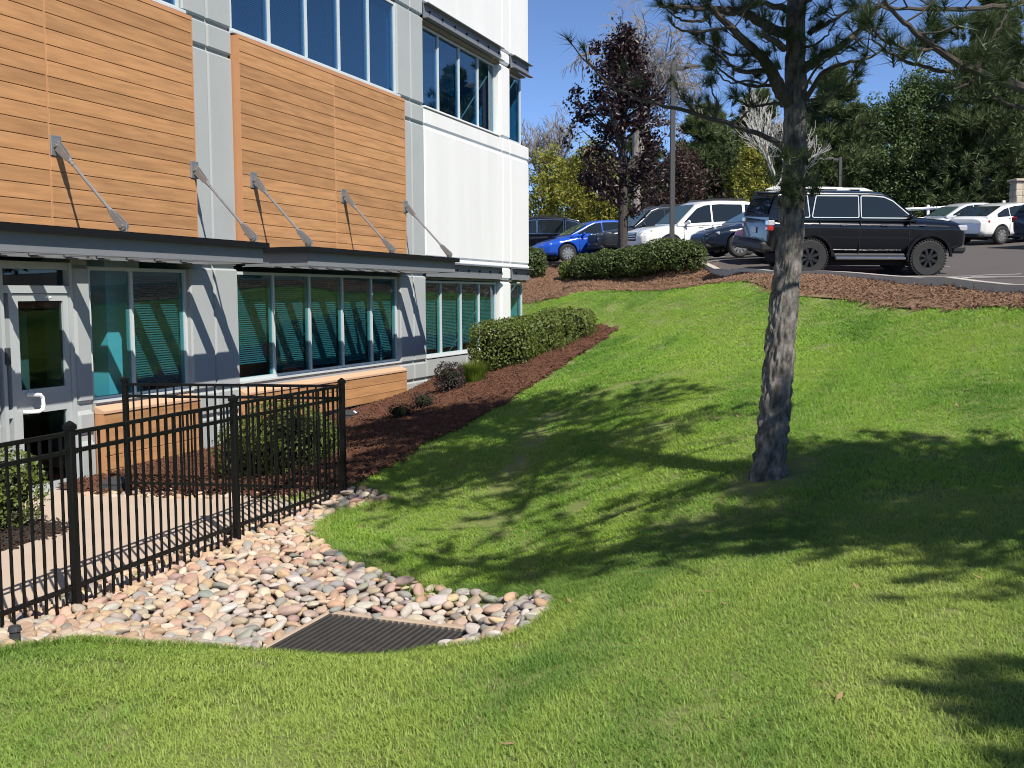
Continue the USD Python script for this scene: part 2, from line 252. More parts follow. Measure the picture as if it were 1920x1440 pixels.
# kerb and stall lines of the lot
def ribbon(line, w0, w1, z0f, z1f, seg=.5):
    """a solid strip along a line: from w0 to w1 sideways, from z0f(h) to z1f(h)"""
    L = LineString(line); n = max(2, int(L.length / seg)); s = np.linspace(0, L.length, n); P = np.array([L.interpolate(d).coords[0] for d in s])
    t = np.gradient(P, axis=0); t /= np.linalg.norm(t, axis=1, keepdims=True); nn = np.stack([-t[:, 1], t[:, 0]], 1); h = H(P[:, 0], P[:, 1])
    a, b = P + nn * w0, P + nn * w1
    v = np.stack([np.column_stack([a, h + z0f]), np.column_stack([a, h + z1f]), np.column_stack([b, h + z1f]), np.column_stack([b, h + z0f])], 1).reshape(-1, 3)
    i = 4 * np.arange(n - 1)[:, None]; f = np.vstack([i + [q, q + 4, (q + 1) % 4 + 4, (q + 1) % 4] for q in range(4)])
    f = np.vstack([f, [[0, 1, 2, 3], [4 * n - 1, 4 * n - 2, 4 * n - 3, 4 * n - 4]]]); return v, f
kl = LineString(KERB[:8]); kerb = thing('kerb', 'pale concrete kerb between the bark mulch strip and the parking lot', 'kerb')
for k in range(int(kl.length / 3.0)):
    seg = shapely.ops.substring(kl, k * 3.0 + .006, (k + 1) * 3.0 - .006)
    if seg.bounds[1] > 10: obj('kerb_stone', ribbon(list(seg.coords), -.02, .16, -.2, .13), CONCRETE, kerb)
lines = thing('stall_markings', 'white painted stall lines on the asphalt by the kerb', 'road marking')
HD = unit(np.array([.985, .12]))
for k in range(12):
    p = np.array(kl.interpolate(5.5 + 2.72 * k).coords[0]) + HD * .35
    v, f = ribbon([tuple(p), tuple(p + HD * 5.3)], -.055, .055, .004, .009); obj('line', (v, f), PAINT, lines)
for k in range(6):
    p = np.array([17.0 + 2.75 * k, 38.9 - .35 * k]); v, f = ribbon([tuple(p), tuple(p + np.array([.12, .985]) * 5.3)], -.055, .055, .004, .009); obj('line', (v, f), PAINT, lines)

# ---------------------------------------------------------------- the office building (local x along the facade, y into the wall; d = metres out from the wall face)
YW = 8.7
bld = thing('office_building', 'grey and white office building with wood plank panels, blue glass windows and steel canopies', 'building', (0, 0, 0), BROT)
def B(mb, x0, x1, d0, d1, z0, z1, b=0.0):
    return mb.bev(x0, x1, YW - d0, YW - d1, z0, z1, b) if b else mb.box(x0, x1, YW - d0, YW - d1, z0, z1)
def part(name, x0, x1, d0, d1, z0, z1, mat, b=0.0, parent=None, label=None):
    return obj(name, B(MB(), x0, x1, d0, d1, z0, z1, b), mat, parent or bld, label=label)
TOP = 11.6
# structural core behind the finishes: floors, roof, back and side walls
c = MB()
B(c, 1.2, 23.86, -15, -.35, -1.5, -.02); B(c, 1.2, 23.86, -14.9, -.22, 2.95, 4.95); B(c, 1.2, 23.86, -15, -.22, 7.75, 9.3); B(c, 1.2, 24.0, -15, -.22, TOP - .4, TOP - .1)
obj('floor_slab', c, CARPET, bld)
c = MB(); B(c, 1.2, 23.8, -5.2, -5.0, -.02, 2.95); B(c, 1.2, 23.8, -4.2, -4.0, 4.95, 7.75)
for x in (8.0, 12.0, 17.4, 22.4): B(c, x - .06, x + .06, -5.0, -.25, -.02, 2.95); B(c, x - .06, x + .06, -4.0, -.25, 4.95, 7.75)
obj('partition', c, INTERIOR, bld)
c = MB(); B(c, 10.05, 10.65, -1.4, -.42, -.02, 2.7); B(c, 8.74, 8.9, -.9, -.5, .85, 1.92)
obj('interior_column', c, INTWHITE, bld)
part('bulkhead', 8.12, 8.78, -.9, -.6, 2.27, 2.36, INTTAN)
c = MB(); B(c, 23.82, 24.02, -15, -.25, -1.0, TOP); B(c, 1.0, 24.02, -15.2, -15, -1.0, TOP); B(c, 1.0, 1.2, -15, -.25, -1.0, TOP)
obj('side_wall', c, WHITE, bld)

def concrete(x0, x1, z0, z1, mat=GREY, cham=.022, depth=.24, seam=None, cuts=(), gap=.045, d=0.0):
    """precast pieces with recessed joints: a seam at x = seam, grooves at the heights cuts"""
    zs = [z0] + sorted(q for q in cuts if z0 < q < z1) + [z1]; xs = [x0] + ([seam] if seam else []) + [x1]
    for i in range(len(zs) - 1):
        for j in range(len(xs) - 1):
            a = zs[i] + (gap / 2 if i else 0); b = zs[i + 1] - (gap / 2 if i < len(zs) - 2 else 0)
            l = xs[j] + (.008 if j else 0); r = xs[j + 1] - (.008 if j < len(xs) - 2 else 0)
            part('concrete_panel', l, r, d - depth, d, a, b, mat, cham)
    part('joint', x0 + .03, x1 - .03, d - depth, d - .045, z0 + .03, z1 - .03, GREYGAP if mat is GREY else WHITE)
CUT = (.52, .87, 2.52, 5.37, 5.73, 7.38)
concrete(1.0, 3.0, -.6, TOP, seam=2.0, cuts=CUT)
concrete(7.2, 8.08, -.6, TOP, cuts=CUT, cham=.06)
concrete(9.07, 9.38, -.6, 2.8, cuts=CUT, cham=.06)
concrete(11.12, 12.14, -.6, TOP, seam=11.61, cuts=CUT, cham=.022)
concrete(17.08, 18.155, -.6, TOP, seam=17.62, cuts=CUT, cham=.022)
concrete(3.0, 11.12, 7.4, TOP, cuts=(9.2,)); concrete(12.14, 17.08, 7.4, TOP, cuts=(9.2,))
# ground floor under windows, white wing
concrete(18.165, 22.1, -.6, .9, cuts=(.52,), seam=20.1); concrete(22.8, 23.95, -.6, .9, cuts=(.52,))
part('concrete_panel', 12.14, 17.08, -.24, -.03, -.6, .9, GREY); part('concrete_panel', 9.38, 11.12, -.24, -.03, -.6, .9, GREY)
part('concrete_panel', 3.0, 7.2, -.24, -.0, -.6, .9, GREY)
for x0, x1 in ((18.165, 22.255), (22.27, 22.755), (22.77, 24.02)):
    part('white_panel', x0, x1, -.24, 0, 2.875, 5.335, WHITE, .035); part('white_panel', x0, x1, -.24, 0, 5.385, 5.70, WHITE, .03); part('white_panel', x0, x1, -.24, 0, 2.775, 2.845, WHITE, .02)
    part('white_panel', x0, x1, -.24, 0, 7.66, TOP, WHITE, .035)
part('joint', 18.2, 23.99, -.24, -.03, 2.79, 5.68, WHITE); part('joint', 18.2, 23.99, -.24, -.03, 7.67, TOP - .03, WHITE)
for z0, z1 in ((-.6, 2.44), (2.48, 2.77), (5.71, 7.34), (7.375, 7.65)): part('white_column', 22.16, 22.77, -.24, -.002, z0, z1, WHITE, .05)
part('parapet_cap', .98, 24.05, -15.2, .03, TOP, TOP + .12, STEEL, .02)

def window(x0, x1, z0, z1, mull, g=GLASS, d=-.10, fr=.042, blinds=(), dz=.03, frame=ALU, label=None):
    f = MB(); B(f, x0, x1, d - .06, d + .025, z0, z0 + fr); B(f, x0, x1, d - .06, d + .025, z1 - fr, z1)
    xs = [x0] + list(mull) + [x1]
    for i, x in enumerate(xs):
        a, b = (x, x + fr) if i == 0 else ((x - fr, x) if i == len(xs) - 1 else (x - fr * .5, x + fr * .5))
        B(f, a, b, d - .06, d + .027, z0 + fr, z1 - fr)
    w = obj('window', f, frame, bld, label=label)
    for i in range(len(xs) - 1):
        obj('pane', B(MB(), xs[i] + fr * .4, xs[i + 1] - fr * .4, d - .01, d, z0 + fr * .8, z1 - fr * .8), g, w)
        if i in blinds:
            s = MB(); zb = z0 + fr + blinds[i] * (z1 - z0)
            for z in np.arange(zb, z1 - fr, dz):
                a, b = YW - d + .07, YW - d + .07 + dz * .62
                s.add([(xs[i] + .06, a, z), (xs[i + 1] - .06, a, z), (xs[i + 1] - .06, b, z + dz * .72), (xs[i] + .06, b, z + dz * .72)], [(0, 1, 2, 3)])
            for q in (.22, .78):
                xx_ = xs[i] + q * (xs[i + 1] - xs[i]); B(s, xx_ - .002, xx_ + .002, d - .068, d - .064, zb, z1 - fr)
            B(s, xs[i] + .05, xs[i + 1] - .05, d - .12, d - .07, z1 - fr - .05, z1 - fr)
            obj('blind', s, BLIND, w)
    return w
window(9.38, 11.12, .92, 2.47, (10.105,), blinds={1: .04})
window(12.14, 17.08, .93, 2.47, (13.11, 14.11, 15.12, 16.12), blinds={0: .12, 1: .03, 2: .03, 3: .03, 4: .03})
window(18.16, 22.1, .93, 2.42, (19.12, 20.13, 21.12), d=-.15, blinds={0: .06, 1: .06, 2: .10, 3: .05})
window(22.8, 23.83, .93, 2.42, (), d=-.15)
window(12.16, 17.08, 5.74, 7.36, (13.11, 14.11, 15.1, 16.09), g=UPGLASS, d=-.06, blinds={0: .02, 1: .03, 2: .03, 3: .03, 4: .03})
window(3.0, 11.1, 5.74, 7.36, (4.0, 5.0, 6.0, 7.05, 8.05, 9.05, 10.07), g=UPGLASS, d=-.06, blinds={k: .03 for k in range(8)})
window(18.16, 22.13, 5.74, 7.30, (19.13, 20.16, 21.18), g=UPGLASS, d=-.16, blinds={0: .05, 1: .3})
window(22.8, 23.83, 5.74, 7.30, (), g=UPGLASS, d=-.16)
window(3.0, 7.2, .92, 2.47, (4.05, 5.1, 6.15))
part('window_sill', 12.14, 17.1, -.07, .05, 5.695, 5.738, ALU, .006); part('window_sill', 3.0, 11.14, -.07, .05, 5.695, 5.738, ALU, .006)
part('window_sill', 18.17, 22.1, -.15, .02, 5.702, 5.738, WHITE, .006); part('window_sill', 18.17, 22.1, -.16, .02, .902, .928, ALU, .006)
part('window_sill', 12.14, 17.08, -.11, .0, .902, .928, ALU); part('window_sill', 9.38, 11.12, -.11, .0, .902, .928, ALU)

# bolted steel channels over the windows of the white wing
for x0, x1, z0, z1 in ((18.17, 22.15, 7.36, 7.645), (22.79, 24.0, 7.36, 7.645), (18.17, 22.15, 2.49, 2.765), (22.79, 24.0, 2.49, 2.765)):
    m = MB(); B(m, x0, x1, -.005, .012, z0, z1); B(m, x0, x1 + .06 * (x1 > 23), .012, .11, z1 - .014, z1); B(m, x0, x1 + .06 * (x1 > 23), .012, .11, z0, z0 + .014)
    ch = obj('steel_channel', m, STEEL, bld); n = int((x1 - x0) / .5)
    for k in range(n):
        x = x0 + .25 + k * (x1 - x0 - .4) / max(1, n - 1); q = trimesh.creation.cylinder(.022, .03, sections=6); q.apply_transform(trimesh.transformations.rotation_matrix(math.pi / 2, [1, 0, 0])); q.apply_translation([x, YW - .027, (z0 + z1) / 2 + .02])
        obj('bolt', MB().mesh(q), DKSTEEL, ch)
    part('soffit', x0, x1 - .17 * (x1 > 23), -.19, -.012, z0 - .045, z0 - .008, SOFFIT)

# wood plank cladding: every board its own piece, grooves between, trims
rngw = random.Random(4)
def cladding(x0, x1, z0, z1, seams, d, trim=True, rows=None):
    xs = [x0] + list(seams) + [x1]; p = .1655
    part('cladding_backing', x0 + .01, x1 - .01, -.05, d - .022, z0 + .01, z1 - .01, WOODTRIM)
    z = z1
    while z > z0 + .02:
        a = max(z - p, z0)
        for i in range(len(xs) - 1): part('board', xs[i] + (.012 if i else .004), xs[i + 1] - (.012 if i < len(xs) - 2 else .004), d - .02, d, a + .0035, z - .0035, rngw.choice(WOOD), .004)
        z = a
    for s in seams: part('seam_trim', s - .009, s + .009, d - .02, d - .004, z0, z1, WOODTRIM)
    if trim:
        part('corner_trim', x0 - .012, x0 + .003, -.05, d + .004, z0, z1, WOODTRIM); part('corner_trim', x1 - .003, x1 + .012, -.05, d + .004, z0, z1, WOODTRIM)
        part('top_trim', x0 - .012, x1 + .012, -.05, d + .006, z1, z1 + .05, WOODTRIM)
cladding(3.0, 11.16, 2.72, 5.62, (5.8, 8.73), .10)
cladding(12.16, 17.14, 2.72, 5.62, (14.67,), .10)
def plank_box(x0, x1, z0, z1, label=None):
    cladding(x0, x1, z0, z1, (), .10, False)
    m = MB(); m.add([(x0 - .015, YW + .02, z1 + .085), (x1 + .015, YW + .02, z1 + .085), (x1 + .015, YW - .115, z1 + .03), (x0 - .015, YW - .115, z1 + .03), (x0 - .015, YW + .02, z1), (x1 + .015, YW + .02, z1), (x1 + .015, YW - .115, z1), (x0 - .015, YW - .115, z1)],
        [(0, 1, 2, 3)[::-1], (4, 5, 6, 7), (0, 1, 5, 4), (2, 3, 7, 6), (1, 2, 6, 5), (3, 0, 4, 7)])
    obj('sloping_cap', m, WOODCAP, bld)
    part('corner_trim', x0 - .012, x0 + .003, -.02, .104, z0, z1, WOODTRIM); part('corner_trim', x1 - .003, x1 + .012, -.02, .104, z0, z1, WOODTRIM)
plank_box(9.37, 11.1, .0, .78); plank_box(12.1, 17.07, .29, .745)

# entrance door with sidelight and transom
f = MB()
B(f, 8.08, 8.125, -.14, -.0, 0, 2.5); B(f, 9.035, 9.075, -.14, -.0, 0, 2.5); B(f, 8.125, 9.035, -.14, -.02, 2.42, 2.5); B(f, 8.125, 9.035, -.14, -.01, 2.165, 2.245); B(f, 8.195, 8.24, -.14, -.01, 0, 2.165)
B(f, 8.125, 8.195, -.14, -.02, 0, .1); B(f, 8.125, 8.195, -.14, -.02, .86, .95)
df = obj('door_frame', f, DOORALU, bld)
obj('pane', B(MB(), 8.12, 9.04, -.10, -.09, 2.24, 2.43), DOORGLASS, df, label='transom pane over the door'); obj('pane', B(MB(), 8.12, 8.2, -.10, -.09, .08, 2.17), DOORGLASS, df, label='narrow sidelight pane beside the door')
f = MB()
B(f, 8.245, 8.335, -.09, -.03, .01, 2.16); B(f, 8.955, 9.03, -.09, -.03, .01, 2.16); B(f, 8.335, 8.955, -.09, -.03, 2.08, 2.16); B(f, 8.335, 8.955, -.09, -.03, .88, 1.14); B(f, 8.335, 8.955, -.09, -.03, .01, .10)
door = obj('door', f, DOORALU, bld)
obj('pane', B(MB(), 8.33, 8.96, -.065, -.055, 1.13, 2.09), DOORGLASS, door); obj('pane', B(MB(), 8.33, 8.96, -.065, -.055, .09, .89), DOORGLASS, door)
h = MB(); a = [(8.40, YW + .02, 1.09), (8.42, YW - .07, 1.09), (8.47, YW - .085, 1.085), (8.50, YW - .085, 1.05), (8.505, YW - .085, .97), (8.49, YW - .085, .925), (8.45, YW - .08, .91), (8.36, YW - .05, .91), (8.345, YW + .02, .91)]
h.tube(a, .021, 8); obj('handle', h, HANDLE, door)
obj('card_reader', B(MB(), 8.105, 8.165, -.01, .03, 1.42, 1.60, .008), BLACKPLASTIC, bld)
for x in (8.72, 8.78):
    q = trimesh.creation.icosphere(1, .012); q.apply_translation([x, YW + .03, 2.12]); obj('screw_cap', MB().mesh(q), HANDLE, door)
part('door_step', 8.05, 9.1, -.2, .12, -.06, .014, CONCRETE, .01)

# canopies: open steel frames hung from tie rods
def canopy(x0, x1, rods, label):
    m = MB(); zt, zb, dd = 2.785, 2.535, 1.02
    B(m, x0, x1, dd, dd + .012, zb, zt); B(m, x0 - .07, x1 + .012, dd + .012, dd + .09, zt - .012, zt + .004); B(m, x0 - .07, x1 + .012, dd + .012, dd + .09, zb - .004, zb + .01)
    cp = obj('canopy', m, STEEL, bld, label=label)
    e = MB(); B(e, x0 - .075, x1 + .014, dd + .092, dd + .10, zt - .066, zt + .008); B(e, x0 - .083, x0 - .0755, .0, dd + .10, zt - .066, zt + .008); B(e, x1 + .0145, x1 + .0225, .0, dd + .10, zt - .066, zt + .008); obj('edge_trim', e, DKSTEEL, cp)  # thin black strip along the top of the fascia and both ends
    for x, s in ((x0, -1), (x1, 1)):
        e = MB(); B(e, x, x - s * .012, .01, dd - .002, zb, zt); w_ = .07 if s < 0 else .012; B(e, x, x + s * w_, .01, dd + .011, zt - .012, zt + .004); B(e, x, x + s * w_, .01, dd + .011, zb - .004, zb + .01); obj('end_channel', e, STEEL, cp)
    e = MB(); B(e, x0 + .013, x1 - .013, .105, .117, zb, zt); B(e, x0 + .013, x1 - .013, .117, .19, zb, zb + .012); obj('wall_ledger', e, STEEL, cp)
    n = int(round((x1 - x0) / .49))
    for k in range(1, n):
        x = x0 + k * (x1 - x0) / n; e = MB(); B(e, x - .045, x + .045, .19, dd - .002, zb + .02, zb + .2); obj('rib', e, STEEL, cp)
    for x in rods:
        a = np.array([x, YW - .13, 3.74]); b = np.array([x, YW - .97, 2.86]); u = unit(b - a)
        r = MB(); r.tube([a + u * .26, b - u * .22], .017, 8); r.tube([a + u * .2, a + u * .3], .022, 8); r.tube([b - u * .26, b - u * .2], .022, 8); obj('tie_rod', r, GALV, cp)
        for p, dirn, base in ((a, u, 'w'), (b, -u, 'c')):
            e = MB()
            for s in (-.022, .022):     # forked clevis
                e.mesh(m3.Manifold.batch_hull([m3.Manifold.cylinder(.014, .048, .048, 14, True).rotate([0, 90, 0]).translate([x + s, p[1], p[2]]), m3.Manifold.cylinder(.014, .032, .032, 10, True).rotate([0, 90, 0]).translate([x + s * .8, *(p + dirn * .2)[1:]])]))
            e.tube([p + dirn * .17, p + dirn * .25], .026, 8)
            e.mesh(m3.Manifold.cylinder(.09, .022, .022, 8, True).rotate([0, 90, 0]).translate([x, p[1], p[2]]))
            if base == 'w': e.bev(x - .075, x + .075, YW - .115, YW - .095, p[2] - .11, p[2] + .11, .005); e.bev(x - .008, x + .008, p[1] - .03, YW - .11, p[2] - .055, p[2] + .055, .003)
            else: e.bev(x - .06, x + .06, p[1] - .07, p[1] + .07, 2.789, 2.803, .003); e.bev(x - .008, x + .008, p[1] - .05, p[1] + .05, 2.80, p[2] + .03, .003)
            obj('clevis', e, GALV, cp)
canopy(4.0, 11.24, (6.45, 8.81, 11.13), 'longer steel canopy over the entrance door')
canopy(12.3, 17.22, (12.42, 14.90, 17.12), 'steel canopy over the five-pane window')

# ---------------------------------------------------------------- fence
fence = thing('picket_fence', 'black metal picket fence turning a corner beside the walkway', 'fence', (0, 0, 0), BROT)
def fpt(T, Nn): return np.array([T, -Nn])                # building-local plan position
FP = [fpt(1.50, -5.07), fpt(3.455, -5.16), fpt(5.40, -5.25), fpt(7.345, -5.345), fpt(9.20, -5.372), fpt(8.712, -7.70)]
FH = (1.2, 1.075, .15)
for k, p in enumerate(FP):
    m = MB(); w = .0265; m.bev(p[0] - w, p[0] + w, p[1] - w, p[1] + w, -.25, 1.235, .006)
    m.mesh(m3.Manifold.batch_hull([m3.Manifold.cube([.064, .064, .028], True).translate([p[0], p[1], 1.24]), m3.Manifold.sphere(.027, 12).translate([p[0], p[1], 1.258])]))
    obj('post', m, BLACKFENCE, fence)
def barm(a, b, z0, w, h):
    u = unit(b - a); s = np.array([-u[1], u[0]]) * w / 2; v = []
    for p in (a, b):
        for q in (-1, 1):
            for z in (z0 - h / 2, z0 + h / 2): v.append((*(p + s * q), z))
    return np.array(v), np.array([(0, 1, 3, 2), (4, 6, 7, 5), (0, 4, 5, 1), (2, 3, 7, 6), (0, 2, 6, 4), (1, 5, 7, 3)])
for i in range(len(FP) - 1):
    a, b = FP[i], FP[i + 1]; u = unit(b - a); L = np.linalg.norm(b - a); n = int(round(L / .0925))
    for z in FH:
        obj('rail', MB().add(*barm(a + u * .026, b - u * .026, z, .026, .028)), BLACKFENCE, fence)
        for e, sgn in ((a, 1), (b, -1)): m = MB(); c_ = e + u * sgn * .04; m.add(*barm(c_ - u * .013, c_ + u * .013, z, .034, .038)); obj('rail_bracket', m, BLACKFENCE, fence)
    for k in range(1, n):
        p = a + u * L * k / n; m = MB(); m.add(*barm(p - u * .0075, p + u * .0075, .6, .015, 1.185)); obj('picket', m, BLACKFENCE, fence)

# ---------------------------------------------------------------- drain grate
GZ = -.115
grate = thing('drain_grate', 'dark metal bar grate over a drain set among river stones', 'drain grate', (0, 0, 0), BROT)
DKMETAL = M('grate_metal', R((.035, .034, .034), (.085, .078, .07)), scale=9, detail=6, rough=.5, metallic=.3)
for k in range(24):
    y = 2.66 + k * (3.74 - 2.66) / 23; obj('bar', MB().bev(5.155, 6.2, y - .0115, y + .0115, GZ - .04, GZ, .004), DKMETAL, grate)
for x in (5.2, 5.7, 6.17): obj('cross_bar', MB().box(x - .008, x + .008, 2.66, 3.74, GZ - .035, GZ - .013), DKMETAL, grate)
obj('drain_floor', MB().box(5.1, 6.25, 2.6, 3.8, -.6, -.55), DKSTEEL, grate)
m = MB(); m.bev(6.206, 6.262, 2.60, 3.80, -.4, GZ + .006, .008); m.bev(5.05, 6.2, 3.755, 3.79, -.4, GZ + .004, .008); m.bev(5.05, 6.2, 2.605, 2.645, -.4, GZ + .004, .008); m.bev(5.05, 5.15, 2.65, 3.75, -.4, GZ + .004, .008)
obj('grate_rim', m, M('rim_concrete', R((.30, .22, .16), (.42, .33, .25)), scale=8, rough=.9), grate)

# ---------------------------------------------------------------- river stones
rng = np.random.default_rng(11)
STONE = M('river_stone', R((.72, .72, .72), (1.0, 1.0, 1.0), (1.15, 1.13, 1.1)), scale=38, detail=6, rough=.75, bump=.25, bscale=55, bdist=.006, attr='tone', patch=(9, R((.86, .84, .82), (1.08, 1.06, 1.05))))
PAL_G = np.array([(.26, .26, .25), (.17, .185, .185), (.38, .36, .32), (.44, .42, .38), (.33, .25, .19), (.34, .23, .18), (.29, .27, .235), (.21, .225, .22), (.40, .33, .26), (.50, .48, .45), (.30, .29, .27)])
PAL_T = np.array([(.46, .30, .18), (.50, .34, .20), (.42, .255, .16), (.44, .34, .24), (.50, .38, .25), (.38, .23, .15), (.40, .34, .27), (.50, .43, .34)])
ico = trimesh.creation.icosphere(2, 1.0); ICV, ICF = np.array(ico.vertices), np.array(ico.faces)
ico1 = trimesh.creation.icosphere(1, 1.0); ICV1, ICF1 = np.array(ico1.vertices), np.array(ico1.faces)
gr_poly = Polygon(TN([(4.9, -3.82), (6.25, -3.82), (6.25, -2.62), (4.9, -2.62)]))
STONE_ZONE = STONES.intersection(Polygon(TN([(2.6, -2), (2.6, -6), (9.6, -6), (9.6, -1.5), (2.6, -1.5)]))).difference(gr_poly)
EDGE = LineString(TN([(8.66, -8.05), (8.78, -7.7), (9.1, -5.6)])).buffer(.13)
def darts(zone, n, rmin, rmax, seedr):
    x0, y0, x1, y1 = zone.bounds; P = np.column_stack([seedr.uniform(x0, x1, n), seedr.uniform(y0, y1, n)]); r = rmin + (rmax - rmin) * seedr.beta(1.6, 2.6, n)
    ok = shapely.contains_xy(zone, P[:, 0], P[:, 1]); P, r = P[ok], r[ok]; o = np.argsort(-r * seedr.uniform(.6, 1, len(r))); P, r = P[o], r[o]
    keep = []; G = {}
    for i in range(len(P)):
        g = (int(P[i, 0] / .2), int(P[i, 1] / .2)); bad = False
        for a in (-1, 0, 1):
            for b in (-1, 0, 1):
                for j in G.get((g[0] + a, g[1] + b), ()):
                    if (P[i, 0] - P[j, 0]) ** 2 + (P[i, 1] - P[j, 1]) ** 2 < (.74 * (r[i] + r[j])) ** 2: bad = True; break
                if bad: break
            if bad: break
        if not bad: G.setdefault(g, []).append(i); keep.append(i)
    return P[keep], r[keep]
P1, r1 = darts(STONE_ZONE, 90000, .018, .071, rng); P2, r2 = darts(EDGE, 3000, .03, .07, rng)
P = np.vstack([P1, P2]); r_ = np.concatenate([r1, r2]); z_ = H(P[:, 0], P[:, 1])
tn = np.column_stack([P @ TD, P @ ND])
def stone_shape(i, hi):
    V0, F0 = (ICV, ICF) if hi else (ICV1, ICF1)
    q = V0 * 1.0; sd = rng.uniform(0, 100, 3); tan = tan_[i]
    q = q * (1 + (.40 if tan else .26) * (meshkit.noise(V0 * (1.5 if tan else 1.2) + sd)[:, None] - .5))
    if tan or rng.random() < .55:      # broken or worn faces
        for _ in range(4 if tan else 2):
            nrm = unit(rng.normal(size=3)); dd = rng.uniform(.6, .85); t = q @ nrm; q = q - np.maximum(t - dd, 0)[:, None] * nrm * .85
    q = q * np.array([r_[i] * rng.uniform(.95, 1.4), r_[i] * rng.uniform(.62, .95), r_[i] * rng.uniform(.38, .68)])
    e = trimesh.transformations.euler_matrix(rng.normal(0, .3), rng.normal(0, .3), rng.uniform(0, 6.3))[:3, :3]
    return q @ e.T + np.array([P[i, 0], P[i, 1], z_[i] + r_[i] * rng.uniform(.12, .42)]), F0
tan_ = (tn[:, 1] < -4.35 + .35 * rng.normal(size=len(P))) | (tn[:, 0] < 4.9) & (tn[:, 1] < -3.9)
def tone(i):
    pal = PAL_T if rng.random() < (.86 if tan_[i] else .30) else PAL_G
    return np.clip((lambda c: c.mean() + (c - c.mean()) * .85)(pal[rng.integers(len(pal))]) * .74 * rng.uniform(.84, 1.22) + np.array([.40, .31, .235]) * .22 + rng.normal(0, .01, 3), .05, .60)
def toned(prim, cols):
    UsdGeom.PrimvarsAPI(prim).CreatePrimvar('tone', Sdf.ValueTypeNames.Color3fArray, 'vertex').Set(Vt.Vec3fArray.FromNumpy(np.asarray(cols, np.float32)))
size_px = r_ / np.maximum(P[:, 1], 2); order = np.argsort(-size_px); big = set(order[:300].tolist()); rest = MB(); rc = []
for i in range(len(P)):
    v, f = stone_shape(i, i in big or r_[i] > .034); c_ = np.tile(tone(i), (len(v), 1))
    if i in big: toned(obj('stone', (v, f), STONE, rock_bed, smooth=True), c_)
    else: rest.add(v, f); rc.append(c_)
toned(obj('small_stones', rest, STONE, rock_bed, smooth=True, kind='stuff'), np.vstack(rc))

# ---------------------------------------------------------------- scattered ground cover: grass blades and bark chips
def quat(nrm, yaw):
    """half-float quaternions that turn z to nrm after a yaw"""
    c = np.cross(np.tile([0, 0, 1.], (len(nrm), 1)), nrm); w = 1 + nrm[:, 2]; q1 = np.column_stack([w, c]); q1 /= np.linalg.norm(q1, axis=1, keepdims=True)
    q2 = np.column_stack([np.cos(yaw / 2), 0 * yaw, 0 * yaw, np.sin(yaw / 2)])
    a, b = q1, q2
    return np.column_stack([a[:, 0] * b[:, 0] - a[:, 3] * b[:, 3], a[:, 1] * b[:, 0] + a[:, 2] * b[:, 3], a[:, 2] * b[:, 0] - a[:, 1] * b[:, 3], a[:, 3] * b[:, 0] + a[:, 0] * b[:, 3]])
def normals(x, y):
    e = .12; gx = (H(x + e, y) - H(x - e, y)) / (2 * e); gy = (H(x, y + e) - H(x, y - e)) / (2 * e); return unit(np.column_stack([-gx, -gy, np.ones_like(gx)]))
def scatter(name, label, cat, protos, mats, pos, nrm, scale, idx, seed, yaw=None):
    rg = np.random.default_rng(seed); pi = UsdGeom.PointInstancer.Define(stage, numbered('/World', name)); p = pi.GetPrim(); tag(p, label, cat, None, 'stuff')
    tg = []
    for k, (pm, mt) in enumerate(zip(protos, mats)):
        q = usdkit.mesh(stage, f'{p.GetPath()}/clump_{k:03d}', pm.arr() if isinstance(pm, MB) else pm, mt); tg.append(q.GetPath())
    pi.CreatePrototypesRel().SetTargets(tg); pi.CreateProtoIndicesAttr(Vt.IntArray.FromNumpy(idx.astype(np.int32))); pi.CreatePositionsAttr(Vt.Vec3fArray.FromNumpy(pos.astype(np.float32)))
    q = quat(nrm, rg.uniform(0, 2 * np.pi, len(pos)) if yaw is None else yaw); pi.CreateOrientationsAttr(Vt.QuathArray([Gf.Quath(float(a), float(b), float(c), float(d)) for a, b, c, d in q]))
    pi.CreateScalesAttr(Vt.Vec3fArray.FromNumpy(np.broadcast_to(scale[:, None] if scale.ndim == 1 else scale, (len(pos), 3)).astype(np.float32))); return p
def jitter_grid(poly, pitch, rg, cond=None):
    x0, y0, x1, y1 = poly.bounds; gx, gy = np.meshgrid(np.arange(x0, x1, pitch), np.arange(y0, y1, pitch), indexing='ij')
    x = gx.ravel() + rg.uniform(-.5, .5, gx.size) * pitch; y = gy.ravel() + rg.uniform(-.5, .5, gx.size) * pitch
    ok = shapely.contains_xy(poly, x, y)
    if cond is not None: ok &= cond(x, y)
    return x[ok], y[ok]
GST = dict(by='island', rough=.5, spec=.3, trans=.38)
def gpatch(s): return (s, [(0, (.36, .50, .45)), (.36, (.52, .68, .58)), (.46, (.86, .94, .85)), (.54, (1.08, 1.05, 1.0)), (.64, (1.18, 1.10, 1.12)), (1, (1.3, 1.14, 1.2))])
NEARGRASS = M('grass_near', [(0, (.29, .40, .085)), (.42, (.50, .61, .18)), (.78, (.64, .71, .27)), (.9, (.76, .71, .38)), (1, (.80, .72, .48))], patch=gpatch(1.2), stretch=(3.0, 1.0, 1.0), rotz=math.radians(66), **GST)
GRASS = [M(f'grass_{k}', [(0, (.24, .39, .055)), (.45, (.43, .61, .11)), (.8, (.58, .72, .17)), (.92, (.71, .70, .27)), (1, (.77, .70, .40))], patch=gpatch(s), stretch=(4.5, 1.0, 1.0), rotz=math.radians(66), **GST) for k, s in enumerate((1.2, 1.1, 1.1))]
